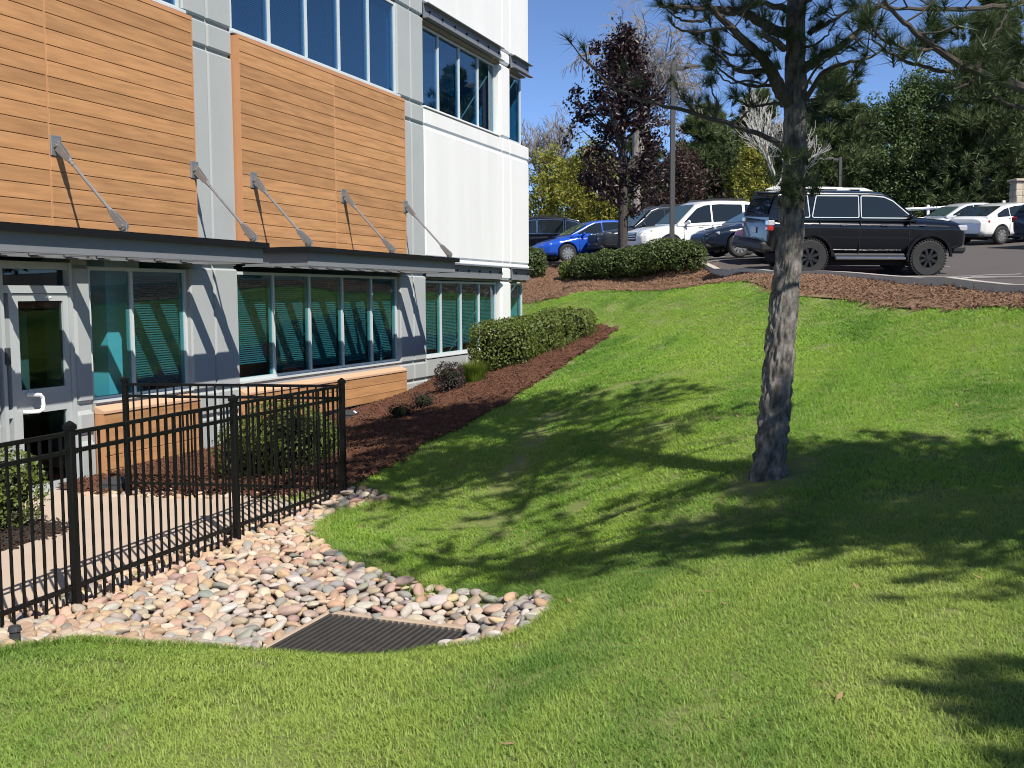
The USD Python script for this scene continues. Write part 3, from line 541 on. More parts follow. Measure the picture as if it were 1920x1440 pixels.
def grass_clump(seed, n, size, hmin, hmax, w):
    rg = np.random.default_rng(seed); b = np.column_stack([rg.uniform(-size, size, (n, 2)) * .5, np.zeros(n)]); a = rg.uniform(0, 2 * np.pi, n); lean = rg.uniform(.2, 1.0, n); Lh = rg.uniform(hmin, hmax, n)
    d = np.column_stack([np.cos(a), np.sin(a), np.zeros(n)]); s = np.column_stack([-np.sin(a), np.cos(a), np.zeros(n)]) * (w * rg.uniform(.6, 1.2, n))[:, None] * .5; z = np.array([0, 0, 1.])
    mid = b + (d * (lean * .55)[:, None] + z * .50) * Lh[:, None]; tip = b + (d * (lean * 1.5)[:, None] + z * .66) * Lh[:, None]
    v = np.stack([b - s, b + s, mid - s * .8, mid + s * .8, tip], 1).reshape(-1, 3); q = np.arange(n)[:, None] * 5
    return v, np.vstack([q + [0, 1, 3], q + [0, 3, 2], q + [2, 3, 4]])
rg = np.random.default_rng(5)
front = lambda x, y: (np.abs(x) < .60 * y + 1.6) & (y > 1.8)
LW = LAWN.buffer(-.02)
WORN = unary_union([LineString([(.62, 12.8), (.3, 11.7), (.02, 10.7), (-.08, 9.9)]), Point(2.0, 7.95).buffer(.26), LineString([(1.5, 10.7), (2.1, 10.3)]), Point(-.2, 9.3).buffer(.1)])
sets = [(LW.intersection(sbox(-9, 1.5, 9, 7.2)), .175, [grass_clump(k, 420, .30, .016, .036, .0040) for k in range(3)]),
        (LW.intersection(sbox(-12, 7.2, 13, 13.5)), .24, [grass_clump(10 + k, 360, .40, .018, .042, .0056) for k in range(3)]),
        (LW.intersection(sbox(-6, 13.5, 16, 34)), .36, [grass_clump(20 + k, 340, .58, .022, .048, .010) for k in range(3)])]
for k, (poly, pitch, pr) in enumerate(sets):
    x, y = jitter_grid(poly, pitch, rg, front); d_ = shapely.distance(shapely.points(x, y), WORN); ok = d_ > .10 + .16 * meshkit.noise(np.column_stack([x * 3, y * 3, 0 * x])); x, y = x[ok], y[ok]; n = len(x)
    sc = .75 + .55 * meshkit.noise(np.column_stack([x * .9, y * .9, 0 * x]))
    scatter('lawn_grass', ['mown green grass of the near lawn', 'mown green grass around the pine trunk and swale', 'mown green grass on the far upper lawn'][k], 'grass', pr, [NEARGRASS] * 3 if k == 0 else GRASS, np.column_stack([x, y, H(x, y) + .004]), normals(x, y), np.column_stack([np.ones(n), np.ones(n), sc]), rg.integers(0, 3, n), 50 + k)
# dry pine needles and a few fallen leaves lying on the grass
lit = MB()
x, y = rg.uniform(-2.5, 5.5, 900), rg.uniform(3.2, 13, 900); ok = shapely.contains_xy(LW, x, y) & front(x, y); x, y = x[ok], y[ok]; z = H(x, y) + .022
for i in range(len(x)):
    a = rg.uniform(0, 6.3); L = rg.uniform(.03, .075); d = np.array([math.cos(a), math.sin(a), rg.normal(0, .15)]) * L; s = np.array([-d[1], d[0], 0]) / L * (.0016 if i % 14 else .012); p = np.array([x[i], y[i], z[i]]); lit.add([p - d, p + s, p + d, p - s], [(0, 1, 2, 3)])
obj('fallen_needles', lit, M('dry_needle', [(0, (.30, .20, .10)), (1, (.58, .46, .28))], by='island', rough=.8), label='scattered dry pine needles and leaves lying on the lawn', cat='litter', kind='stuff')
# longer fringe along the stones and bed edge
ln = STONES.buffer(.05).exterior; s_ = np.arange(0, ln.length, .07); q = np.array([ln.interpolate(d).coords[0] for d in s_]); ok = shapely.contains_xy(LAWN, q[:, 0], q[:, 1]) & (q[:, 1] > 3); q = q[ok]
scatter('edge_grass', 'longer grass fringe along the edge of the river stones', 'grass', [grass_clump(30, 90, .14, .04, .095, .0045)], [NEARGRASS], np.column_stack([q, H(q[:, 0], q[:, 1])]), normals(q[:, 0], q[:, 1]), np.ones(len(q)), np.zeros(len(q), int), 61)

def chip_clump(seed, n, size, lmin, lmax):
    rg = np.random.default_rng(seed); m = MB()
    for _ in range(n):
        L, w, t = rg.uniform(lmin, lmax), rg.uniform(.008, .022), rg.uniform(.003, .008)
        if rg.random() < .12: L *= 1.8; w *= .5
        e = trimesh.transformations.euler_matrix(rg.normal(0, .35), rg.normal(0, .4), rg.uniform(0, 6.3))[:3, :3]; v = np.array([(x, y, z) for x in (-L / 2, L / 2) for y in (-w / 2, w / 2) for z in (-t, t)]); v[4:, 1] *= .5
        m.add(v @ e.T + [*rg.uniform(-size / 2, size / 2, 2), rg.uniform(0, .03)], [(0, 1, 3, 2), (4, 6, 7, 5), (0, 4, 5, 1), (2, 3, 7, 6), (0, 2, 6, 4), (1, 5, 7, 3)])
    return m
RED = M('bark_chip_red', [(0, (.10, .042, .022)), (.35, (.26, .115, .055)), (.7, (.40, .20, .10)), (.88, (.55, .33, .18)), (.95, (.70, .54, .33)), (1, (.75, .62, .42))], by='island', rough=.85)
TANC = M('bark_chip_tan', [(0, (.2, .115, .07)), (.35, (.44, .29, .18)), (.7, (.60, .43, .29)), (1, (.74, .59, .43))], by='island', rough=.85)
DKC = M('bark_chip_dark', [(0, (.03, .02, .015)), (.5, (.10, .065, .045)), (1, (.30, .22, .16))], by='island', rough=.85)
for nm, lab, poly, mt, pitch, lm in (('bark_chips', 'red brown shredded bark in the bed along the building', BED, RED, .17, (.03, .12)), ('bark_chips', 'pale tan bark chips beside the parking lot kerb', BARK_TOP.intersection(sbox(-3, 8, 12, 36)), TANC, .30, (.05, .14)),
                                     ('bark_chips', 'dark bark chips in the planted island beside the door', ISLAND.intersection(sbox(-9, 3, 0, 12)), DKC, .17, (.02, .05))):
    x, y = jitter_grid(poly.buffer(-.03), pitch, rg); n = len(x); sz = pitch * 1.7
    big_ = .1 if poly is BED else .03
    scatter(nm, lab, 'bark mulch', [chip_clump(70 + k, 60, sz, *lm) for k in range(3)], [mt] * 3, np.column_stack([x, y, H(x, y) + (.0 if mt is DKC else .03)]), normals(x, y), np.ones(n), rg.integers(0, 3, n), 71)

# ---------------------------------------------------------------- shrubs and bed plants
def shrub(name, label, cat, lobes, n, leaf, mat, twig, seed, group=None, power=2.6, aspect=.6, noise_s=3.0, up=.25):
    rg = np.random.default_rng(seed); lobes = [(np.asarray(c, float), np.asarray(q, float)) for c, q in lobes]; base = lobes[0][0]
    g = np.array([base[0], base[1], hz(base[0], base[1])]); t = thing(name, label, cat, g, 0, group)
    pts, nr = [], []; vol = [q[0] * q[1] * q[2] for _, q in lobes]; tot = sum(vol)
    for (c, q), w in zip(lobes, vol):
        k = int(n * w / tot * 3.2); p = rg.uniform(-1.12, 1.12, (k, 3)); f = (np.abs(p) ** power).sum(1) ** (1 / power)
        wp = p * q + c; f = f - .30 * (meshkit.fbm(wp * noise_s / q.max(), 3, seed) - .5); ok = (f < 1) & (f > .70) & (p[:, 2] > -.97)
        for c2, q2 in lobes:
            if c2 is not c: ok &= ((np.abs((wp - c2) / q2) ** power).sum(1) ** (1 / power)) > .72
        pts.append(wp[ok]); nr.append(unit(np.sign(p[ok]) * np.abs(p[ok]) ** (power - 1) / q + np.array([0, 0, up])))
    pts, nr = np.vstack(pts), np.vstack(nr)
    obj('foliage', leaves(rg, pts - g, nr, leaf, aspect, .75), mat, t)
    m = MB()
    for c, q in lobes:
        for _ in range(14):
            a = rg.uniform(0, 2 * np.pi); e = c + q * np.array([math.cos(a) * .75, math.sin(a) * .75, rg.uniform(-.2, .8)]); b = np.array([c[0] + rg.normal() * q[0] * .12, c[1] + rg.normal() * q[1] * .12, hz(c[0], c[1]) - .05])
            m.tube([b - g, (b * .45 + e * .55) + rg.normal(0, .04, 3) * q.max() - g, e - g], [.014 * q.max() / .5, .009 * q.max() / .5, .003], 4, False)
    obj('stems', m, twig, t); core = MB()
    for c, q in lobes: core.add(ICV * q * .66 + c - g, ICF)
    obj('inner_twigs', core, TWIGDARK, t)  # solid dark core: the shade between the twigs is put into its colour
    return t
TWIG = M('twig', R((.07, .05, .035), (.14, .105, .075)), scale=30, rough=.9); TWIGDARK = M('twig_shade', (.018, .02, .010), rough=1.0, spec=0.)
BOXLEAF = M('boxwood_leaf', [(0, (.10, .13, .022)), (.5, (.22, .26, .045)), (.85, (.34, .36, .075)), (1, (.45, .44, .12))], by='island', rough=.45, trans=.25)
RUSTLEAF = M('hedge_leaf_rusty', [(0, (.07, .10, .025)), (.45, (.16, .21, .045)), (.75, (.25, .27, .065)), (.9, (.30, .18, .08)), (1, (.40, .28, .14))], by='island', rough=.45, trans=.25)
PURPLE = M('barberry_leaf', [(0, (.045, .034, .03)), (.5, (.12, .085, .07)), (.8, (.19, .115, .095)), (1, (.32, .14, .12))], by='island', rough=.5, trans=.2)
DRYLEAF = M('dry_purple_leaf', [(0, (.02, .012, .012)), (.6, (.06, .035, .032)), (1, (.12, .08, .06))], by='island', rough=.7)
YELLEAF = M('shrub_leaf_yellow_green', [(0, (.12, .16, .03)), (.5, (.26, .30, .065)), (.9, (.40, .42, .12)), (1, (.55, .48, .12))], by='island', rough=.45, trans=.3)
def lobe(T, Nn, rt, rn, h, sink=.0):
    p = XY(T, Nn); rr = math.hypot(rt * TD[0], rn * ND[0]), math.hypot(rt * TD[1], rn * ND[1]); return ((p[0], p[1], hz(*p) + h / 2 - sink), (rr[0], rr[1], h / 2))
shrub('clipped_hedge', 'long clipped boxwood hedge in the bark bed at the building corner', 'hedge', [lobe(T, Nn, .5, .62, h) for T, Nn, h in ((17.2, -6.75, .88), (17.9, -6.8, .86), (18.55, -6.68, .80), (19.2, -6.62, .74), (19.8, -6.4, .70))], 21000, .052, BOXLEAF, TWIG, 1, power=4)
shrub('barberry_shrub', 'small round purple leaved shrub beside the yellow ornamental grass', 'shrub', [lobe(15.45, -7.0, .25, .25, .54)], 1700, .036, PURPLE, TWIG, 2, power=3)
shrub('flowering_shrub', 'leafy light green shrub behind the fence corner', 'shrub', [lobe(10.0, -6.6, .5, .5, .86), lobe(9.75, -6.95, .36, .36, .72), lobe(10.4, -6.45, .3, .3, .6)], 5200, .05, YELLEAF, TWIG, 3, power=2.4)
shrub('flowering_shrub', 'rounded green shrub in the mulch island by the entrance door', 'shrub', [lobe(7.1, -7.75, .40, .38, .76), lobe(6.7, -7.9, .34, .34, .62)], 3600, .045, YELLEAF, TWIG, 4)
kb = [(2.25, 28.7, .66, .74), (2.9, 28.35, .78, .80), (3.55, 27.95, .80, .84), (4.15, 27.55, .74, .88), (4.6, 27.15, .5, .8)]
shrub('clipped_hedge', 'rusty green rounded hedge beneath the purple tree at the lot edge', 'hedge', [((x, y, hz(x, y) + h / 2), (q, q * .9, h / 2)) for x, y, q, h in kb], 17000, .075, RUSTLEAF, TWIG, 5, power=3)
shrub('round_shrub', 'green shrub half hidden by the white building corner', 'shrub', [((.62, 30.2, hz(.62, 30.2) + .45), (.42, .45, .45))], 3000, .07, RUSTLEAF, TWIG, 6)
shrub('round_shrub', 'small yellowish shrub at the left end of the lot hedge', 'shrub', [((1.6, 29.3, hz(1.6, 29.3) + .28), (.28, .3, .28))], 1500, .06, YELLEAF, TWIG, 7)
for k, (T, Nn, h, lab) in enumerate(((13.2, -6.75, .26, 'low withered dark plant nearest the fence in the bark bed'), (13.95, -6.75, .30, 'low withered purple plant in the bark bed, beside the round purple shrub'))):
    shrub('withered_plant', lab, 'plant', [lobe(T, Nn, .2, .2, h)], 420, .03, DRYLEAF, TWIG, 20 + k, noise_s=5)
def grass_tuft(name, label, T, Nn, rad, h, n, mat, seed):
    rg = np.random.default_rng(seed); p = XY(T, Nn); t = thing(name, label, 'ornamental grass', (p[0], p[1], hz(*p))); a = rg.uniform(0, 2 * np.pi, n); q = rad * .55 * np.sqrt(rg.uniform(0, 1, n)); b = np.column_stack([q * np.cos(a), q * np.sin(a), 0 * a]); L = h * rg.uniform(.75, 1.1, n)
    out = np.column_stack([np.cos(a), np.sin(a), 0 * a]) * (.15 + .5 * (q / rad)[:, None]) * L[:, None] + rg.normal(0, .04, (n, 3)); s = np.column_stack([-np.sin(a), np.cos(a), 0 * a]) * .006; Z = np.array([0, 0, 1.]) * L[:, None]
    v = np.stack([b - s, b + s, b + out * .45 + Z * .6 - s, b + out * .45 + Z * .6 + s, b + out + Z * .97], 1).reshape(-1, 3); i = np.arange(n)[:, None] * 5
    obj('blades', (v, np.vstack([i + [0, 1, 3], i + [0, 3, 2], i + [2, 3, 4]])), mat, t); obj('root_crown', MB().add(ICV1 * [rad * .35, rad * .35, .05], ICF1), TWIG, t)
YG = M('yellow_grass_blade', [(0, (.12, .17, .02)), (.6, (.32, .36, .06)), (1, (.55, .52, .16))], by='island', rough=.5, trans=.4)
GG = M('green_grass_blade', [(0, (.06, .10, .02)), (.6, (.15, .2, .04)), (1, (.35, .33, .12))], by='island', rough=.5, trans=.4)
grass_tuft('ornamental_grass', 'bright yellow green grass clump beside the round purple shrub', 16.0, -6.8, .27, .40, 750, YG, 1)
grass_tuft('ornamental_grass', 'thin green grass clump close behind the fence corner post', 10.9, -6.55, .16, .42, 260, GG, 2)
DRYST = M('dry_stalk', [(0, (.2, .13, .06)), (1, (.5, .4, .22))], by='island', rough=.8)
rgs = np.random.default_rng(8)
# small things
def bait(T, Nn, rz, label):
    p = XY(T, Nn); t = thing('bait_box', label, 'bait box', (p[0], p[1], hz(*p) + .02), BROT + rz)
    b = m3.Manifold.batch_hull([m3.Manifold.cube([.30, .22, .02], True).translate([0, 0, .012]), m3.Manifold.cube([.27, .19, .02], True).translate([0, 0, .07])]); obj('base', MB().mesh(b), BLACKPLASTIC, t)
    l = m3.Manifold.batch_hull([m3.Manifold.cube([.285, .205, .012], True).translate([0, 0, .086]), m3.Manifold.cube([.19, .12, .01], True).translate([0, .01, .135])]); obj('lid', MB().mesh(l), BLACKPLASTIC, t)
    v = np.array([(.03, -.097, .0945), (.10, -.097, .0945), (.085, -.058, .1285), (.03, -.058, .1285)]) + [0, -.003, .003]; obj('sticker', MB().add(v, [(0, 1, 2, 3)]), STICKER, t)
bait(8.88, -8.0, 12, 'black plastic rodent bait box with white sticker by the lower plank box')
bait(13.9, -8.0, 8, 'black plastic rodent bait box with white sticker in the shaded bark bed')
p = XY(4.1, -4.42); t = thing('sprinkler_head', 'small black sprinkler head among tan stones near the lawn edge', 'sprinkler', (p[0], p[1], hz(*p)))
obj('body', MB().mesh(m3.Manifold.cylinder(.13, .028, .028, 16).translate([0, 0, -.03])), BLACKPLASTIC, t); obj('cap', MB().mesh(m3.Manifold.cylinder(.025, .036, .03, 16).translate([0, 0, .10])), BLACKPLASTIC, t)

# ---------------------------------------------------------------- trees
LIMBS = {"A":[[0.023,0.005,[[2.106,8.1,3.227],[1.957,8.0,3.293],[1.691,7.9,3.37],[1.353,7.8,3.445],[0.996,7.7,3.514],[0.752,7.6,3.583],[0.591,7.5,3.691],[0.519,7.45,3.831]]],[0.01,0.004,[[1.529,7.85,3.414],[1.542,7.8,3.491],[1.491,7.75,3.578],[1.454,7.7,3.645]]],[0.01,0.004,[[1.364,7.8,3.445],[1.304,7.75,3.502],[1.237,7.7,3.551],[1.209,7.7,3.627]]],[0.01,0.004,[[1.703,7.9,3.37],[1.749,7.95,3.445],[1.824,8.0,3.505],[1.81,8.0,3.66]]],[0.008,0.004,[[1.521,7.85,3.414],[1.451,7.8,3.48],[1.383,7.75,3.486]]],[0.012,0.004,[[2.1,8.1,3.582],[1.937,8.1,3.55],[1.835,8.05,3.534],[1.73,8.0,3.573],[1.677,8.0,3.597]]],[0.06,0.012,[[2.138,8.12,3.565],[2.052,8.08,3.678],[1.982,8.0,3.781],[1.884,7.9,3.866],[1.729,7.75,3.94],[1.56,7.6,4.035],[1.407,7.5,4.132],[1.257,7.4,4.239]]],[0.022,0.005,[[1.973,8.0,3.797],[1.766,7.9,3.754],[1.645,7.8,3.768],[1.535,7.75,3.846],[1.467,7.7,3.873]]],[0.014,0.004,[[2.031,8.08,3.698],[1.83,8.0,3.672],[1.667,7.9,3.703],[1.527,7.8,3.769],[1.487,7.8,3.83]]],[0.014,0.004,[[1.832,7.85,3.886],[1.702,7.8,3.848],[1.525,7.7,3.872],[1.399,7.65,3.91],[1.32,7.6,3.962]]],[0.012,0.004,[[1.58,7.6,4.017],[1.418,7.55,3.975],[1.258,7.5,3.949],[1.144,7.45,3.988],[1.129,7.45,4.018]]],[0.012,0.004,[[1.408,7.5,4.047],[1.249,7.45,4.01],[1.136,7.4,4.041],[1.046,7.35,4.118]]],[0.01,0.004,[[1.969,8.0,3.801],[1.918,7.9,3.663],[1.744,7.8,3.683],[1.616,7.75,3.643],[1.527,7.7,3.701],[1.439,7.65,3.741]]],[0.045,0.01,[[2.112,8.1,4.081],[1.944,8.0,4.116],[1.737,7.8,4.162],[1.502,7.6,4.136],[1.277,7.4,4.094],[1.113,7.3,4.086]]],[0.03,0.008,[[2.15,8.1,4.259],[1.869,7.7,4.199],[1.647,7.4,4.165]]],[0.03,0.008,[[2.067,8.0,3.958],[1.848,7.6,3.941],[1.701,7.3,3.897]]],[0.045,0.012,[[2.224,8.12,3.806],[2.368,8.2,3.915],[2.604,8.3,4.046],[2.801,8.4,4.213],[2.979,8.5,4.424]]],[0.025,0.006,[[2.323,8.2,4.124],[2.517,8.3,4.23],[2.714,8.4,4.357]]],[0.022,0.005,[[2.249,8.12,3.564],[2.373,8.0,3.799],[2.521,7.9,3.824],[2.682,7.85,3.85],[2.838,7.8,3.992]]],[0.014,0.004,[[2.255,8.1,3.581],[2.397,8.0,3.589],[2.501,7.95,3.65],[2.601,7.9,3.808]]],[0.012,0.004,[[2.248,8.1,3.989],[2.309,8.0,3.981],[2.381,7.95,4.039],[2.396,7.9,4.088]]],[0.012,0.004,[[2.242,8.1,3.621],[2.244,7.9,3.739],[2.327,7.85,3.825],[2.429,7.8,3.871],[2.564,7.8,3.966]]]],"At":[[1.565,7.983,3.563],[1.416,8.268,3.583],[1.354,7.744,3.52],[1.601,8.267,3.554],[1.694,7.853,3.569],[1.685,7.925,3.611],[1.866,8.188,3.591],[1.495,7.916,3.68],[1.482,8.007,3.813],[1.52,7.668,3.733],[1.869,8.14,3.751],[1.869,8.0,3.743],[1.895,7.864,3.85],[1.41,8.162,4.088],[1.403,7.847,3.965],[1.493,7.945,4.019],[1.485,7.737,3.93],[1.591,7.912,3.933],[1.541,7.782,3.949],[1.597,7.821,3.861],[1.777,8.138,3.864],[1.73,7.832,3.813],[1.73,7.965,3.952],[1.849,8.287,4.047],[1.556,8.275,3.964],[1.548,8.121,3.902],[1.775,8.002,4.137],[1.666,7.83,4.113],[1.572,7.754,4.151],[1.595,8.28,4.27],[1.458,7.985,4.213],[1.333,7.725,4.163],[1.329,8.055,4.244],[1.251,8.155,4.311],[1.186,8.048,4.309],[1.961,8.246,4.259],[1.885,7.676,3.997],[1.863,7.994,4.095],[1.988,7.86,4.138],[1.993,7.949,3.986],[1.872,7.691,3.868],[2.013,7.86,3.81],[1.837,8.067,4.252],[1.786,8.204,4.329],[1.668,8.035,4.303],[2.258,7.819,3.846],[2.428,8.196,3.962],[2.424,7.981,3.944],[2.484,7.982,3.96],[2.594,8.139,4.02],[2.527,7.746,3.965],[2.405,8.183,3.878],[2.46,8.094,3.891],[2.648,8.162,3.792],[2.541,7.775,3.75],[2.699,8.172,3.866],[2.34,7.774,3.617],[2.307,7.703,3.576],[2.366,8.206,4.126],[2.328,8.21,4.006],[2.211,7.86,3.847],[2.431,8.22,4.189],[2.272,7.957,4.181],[2.184,7.86,4.214],[2.451,7.828,4.185],[2.472,7.655,4.175],[2.689,8.07,4.209],[2.378,8.118,4.283],[2.148,7.86,4.002],[2.069,7.86,4.041],[2.045,7.86,3.107],[2.012,7.86,3.166],[2.164,7.86,3.122],[2.212,7.86,3.106],[2.066,7.86,3.036],[2.088,7.86,2.91],[2.04,7.86,2.93],[2.228,7.86,2.929],[2.364,8.193,2.935],[2.199,7.86,2.968],[2.149,7.86,2.87],[1.98,7.833,2.986],[2.269,7.79,2.843],[2.05,7.86,2.823],[2.17,7.86,2.798]],"B":[[0.034,0.007,[[3.32,6.3,3.274],[3.015,6.2,3.294],[2.757,6.05,3.335],[2.508,5.9,3.372],[2.316,5.8,3.449],[2.159,5.7,3.518],[2.039,5.65,3.589],[1.962,5.6,3.672]]],[0.014,0.004,[[2.642,6.0,3.355],[2.47,5.95,3.348],[2.3,5.9,3.368],[2.161,5.85,3.392],[2.039,5.8,3.439],[1.979,5.8,3.502],[1.957,5.8,3.573]]],[0.012,0.004,[[2.31,5.8,3.443],[2.181,5.75,3.421],[2.032,5.7,3.449],[1.973,5.7,3.489],[1.934,5.7,3.561]]],[0.022,0.006,[[3.56,6.8,3.96],[3.172,6.7,3.911],[2.861,6.6,3.863],[2.557,6.5,3.835],[2.26,6.4,3.828],[2.035,6.3,3.796]]],[0.012,0.004,[[2.858,6.1,3.3],[2.817,6.0,3.369],[2.79,6.0,3.458],[2.682,5.9,3.493]]],[0.014,0.004,[[2.597,5.9,3.354],[2.653,5.9,3.464],[2.737,5.9,3.609],[2.779,5.9,3.695]]],[0.012,0.004,[[3.068,6.3,3.198],[2.924,6.2,3.212],[2.783,6.1,3.246],[2.674,6.0,3.295]]],[0.01,0.003,[[2.643,6.0,3.316],[2.562,5.95,3.277],[2.467,5.9,3.233],[2.387,5.85,3.229]]]],"Bt":[[2.013,5.97,3.666],[2.062,6.053,3.705],[2.044,6.132,3.672],[1.981,5.725,3.534],[2.068,5.891,3.587],[2.392,6.097,3.715],[2.321,5.861,3.624],[2.376,5.945,3.616],[2.299,5.662,3.577],[2.412,5.987,3.589],[2.438,6.11,3.575],[2.396,6.063,3.549],[2.468,6.093,3.582],[2.499,5.98,3.596],[2.433,5.773,3.555],[2.564,6.034,3.63],[2.038,5.756,3.42],[2.184,6.066,3.512],[2.082,5.681,3.444],[2.268,6.063,3.511],[2.181,5.732,3.391],[2.244,5.838,3.435],[2.26,5.808,3.474],[2.462,5.996,3.257],[2.379,5.739,3.23],[2.587,5.848,3.424],[2.528,5.653,3.393],[2.602,5.781,3.38],[2.674,5.861,3.374],[2.506,5.703,3.453],[2.666,5.967,3.533],[2.68,5.84,3.594],[2.793,6.013,3.549],[2.808,5.977,3.482],[2.801,5.866,3.427],[2.893,6.084,3.401],[2.571,5.966,3.416],[2.566,6.055,3.448],[2.808,5.821,3.459],[2.86,5.922,3.396],[2.676,5.748,3.316],[2.942,6.148,3.747],[2.63,5.772,3.264]],"trunk":[[1.997,8.0,0.689,0.148],[2.001,8.003,0.744,0.14],[2.037,8.023,1.16,0.132],[2.104,8.059,1.907,0.123],[2.168,8.089,2.525,0.113],[2.195,8.119,3.14,0.103],[2.199,8.159,3.955,0.084],[2.206,8.179,4.36,0.077]]}
BARK = M('pine_bark', [(0, (.014, .012, .010)), (.36, (.055, .047, .04)), (.58, (.17, .155, .14)), (1, (.33, .31, .285))], scale=11, detail=9, rough=.92, stretch=(1.5, 1.5, .8), bump=.9, bscale=22, bdist=.02)
LIMBBARK = M('limb_bark', R((.03, .024, .02), (.09, .073, .062)), scale=30, detail=5, rough=.9)
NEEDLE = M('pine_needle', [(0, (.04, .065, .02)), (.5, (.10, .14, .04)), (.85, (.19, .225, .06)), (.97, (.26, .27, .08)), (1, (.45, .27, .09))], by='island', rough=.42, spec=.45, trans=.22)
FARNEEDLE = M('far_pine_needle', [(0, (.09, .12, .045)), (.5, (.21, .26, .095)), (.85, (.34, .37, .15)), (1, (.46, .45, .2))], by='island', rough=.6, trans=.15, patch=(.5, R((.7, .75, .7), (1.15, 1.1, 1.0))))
PALEBARK = M('pale_bark', R((.13, .11, .095), (.27, .245, .22)), scale=14, detail=4, rough=.9)
DARKBARK = M('dark_bark', R((.025, .02, .018), (.075, .062, .055)), scale=14, detail=4, rough=.9)
PLUMLEAF = M('plum_leaf', [(0, (.025, .012, .013)), (.5, (.07, .030, .031)), (.85, (.13, .055, .054)), (1, (.22, .10, .09))], by='island', rough=.4, trans=.18)
GOLDLEAF = M('gold_leaf', [(0, (.26, .26, .04)), (.4, (.52, .48, .06)), (.75, (.72, .56, .07)), (1, (.75, .48, .07))], by='island', rough=.5, trans=.35)
MIDLEAF = M('mid_green_leaf', [(0, (.07, .11, .03)), (.5, (.17, .235, .065)), (.9, (.28, .34, .10)), (1, (.42, .44, .15))], by='island', rough=.5, trans=.25)
REDLEAF = M('rust_leaf', [(0, (.05, .028, .02)), (.5, (.13, .072, .05)), (1, (.24, .14, .085))], by='island', rough=.5, trans=.25)

def rough_trunk(pts, rad, seed, k=72, rings=260, amp=.12, z0=0):
    P = np.asarray(pts, float); s = np.concatenate([[0], np.cumsum(np.linalg.norm(np.diff(P, axis=0), axis=1))]); q = np.linspace(0, s[-1], rings)
    C = np.column_stack([np.interp(q, s, P[:, i]) for i in range(3)]); rr = np.interp(q, s, rad)
    for i in range(2):
        ker = np.ones(9) / 9; pad = np.pad(C[:, i], 4, mode='edge'); C[:, i] = np.convolve(pad, ker, 'valid')
    v, f = tube(C, rr, k, True); body = v[:rings * k].reshape(rings, k, 3); d = unit(body - C[:, None]); th = np.arange(k) / k * 2 * np.pi
    n1 = meshkit.fbm(np.stack(np.broadcast_arrays(np.cos(th)[None] * 4.2, np.sin(th)[None] * 4.2, (q * 7.5)[:, None]), -1), 4, seed); n2 = meshkit.noise(np.stack(np.broadcast_arrays(np.cos(th)[None] * 9, np.sin(th)[None] * 9, (q * 22)[:, None]), -1), seed + 9)
    lump = meshkit.noise(np.stack(np.broadcast_arrays(np.cos(th)[None] * .8, np.sin(th)[None] * .8, (q * 1.6)[:, None]), -1), seed + 20) - .5
    flare = np.exp(-q / .14)[:, None] * (.20 + .14 * np.cos(3 * th + 1)[None])
    ridg = np.abs(2 * n1 - 1); disp = rr[:, None] * (amp * 2.2 * (np.minimum(ridg, .32) / .32 - .5) + amp * .5 * (n2 - .5) + .20 * lump + flare)
    v[:rings * k] = (body + d * disp[..., None]).reshape(-1, 3); return v, f

def pine_limbs(rg, trunk_at, h0, h1, step, len_f, droop=.1, per=4):
    """limbs with side twigs in whorls: returns a list of (points, radii) and the tuft points and axes"""
    tubes, tp, ta = [], [], []
    h = h0
    while h < h1:
        for _ in range(per):
            az = rg.uniform(0, 2 * np.pi); L = len_f(h) * rg.uniform(.7, 1.1); b, r = trunk_at(h); d = np.array([math.cos(az), math.sin(az), 0]); n = 7; t = np.linspace(0, 1, n)
            P = b + d * (t * L)[:, None] + np.array([0, 0, 1.]) * (L * (.18 * t - droop * t + .22 * t ** 2))[:, None] + rg.normal(0, .03, (n, 3)) * t[:, None] * L * .5
            tubes.append((P, np.linspace(min(.05, r * .45) * (L / 3) ** .5, .006, n), 6))
            for q in np.linspace(.25, 1.0, int(6 + 4 * L)):
                i = min(int(q * (n - 1)), n - 2); base = P[i] + (P[i + 1] - P[i]) * (q * (n - 1) - i); sd = rg.choice([-1, 1]); w = np.array([-d[1], d[0], 0]) * sd
                l = L * .30 * (1.15 - q) + .18; e = base + (d * .55 + w * rg.uniform(.3, .9) + np.array([0, 0, rg.uniform(.1, .55)])) * l; m_ = (base + e) / 2 - np.array([0, 0, .06 * l])
                tubes.append((np.array([base, m_, e]), np.array([.008, .006, .004]), 4)); ax = unit(e - m_ + np.array([0, 0, .25 * l]))
                for c_ in (1.0, .75, .5): tp.append(m_ + (e - m_) * c_); ta.append(ax)
            tp.append(P[-1]); ta.append(unit(P[-1] - P[-2]))
        h += step * rg.uniform(.7, 1.3)
    return tubes, tp, ta

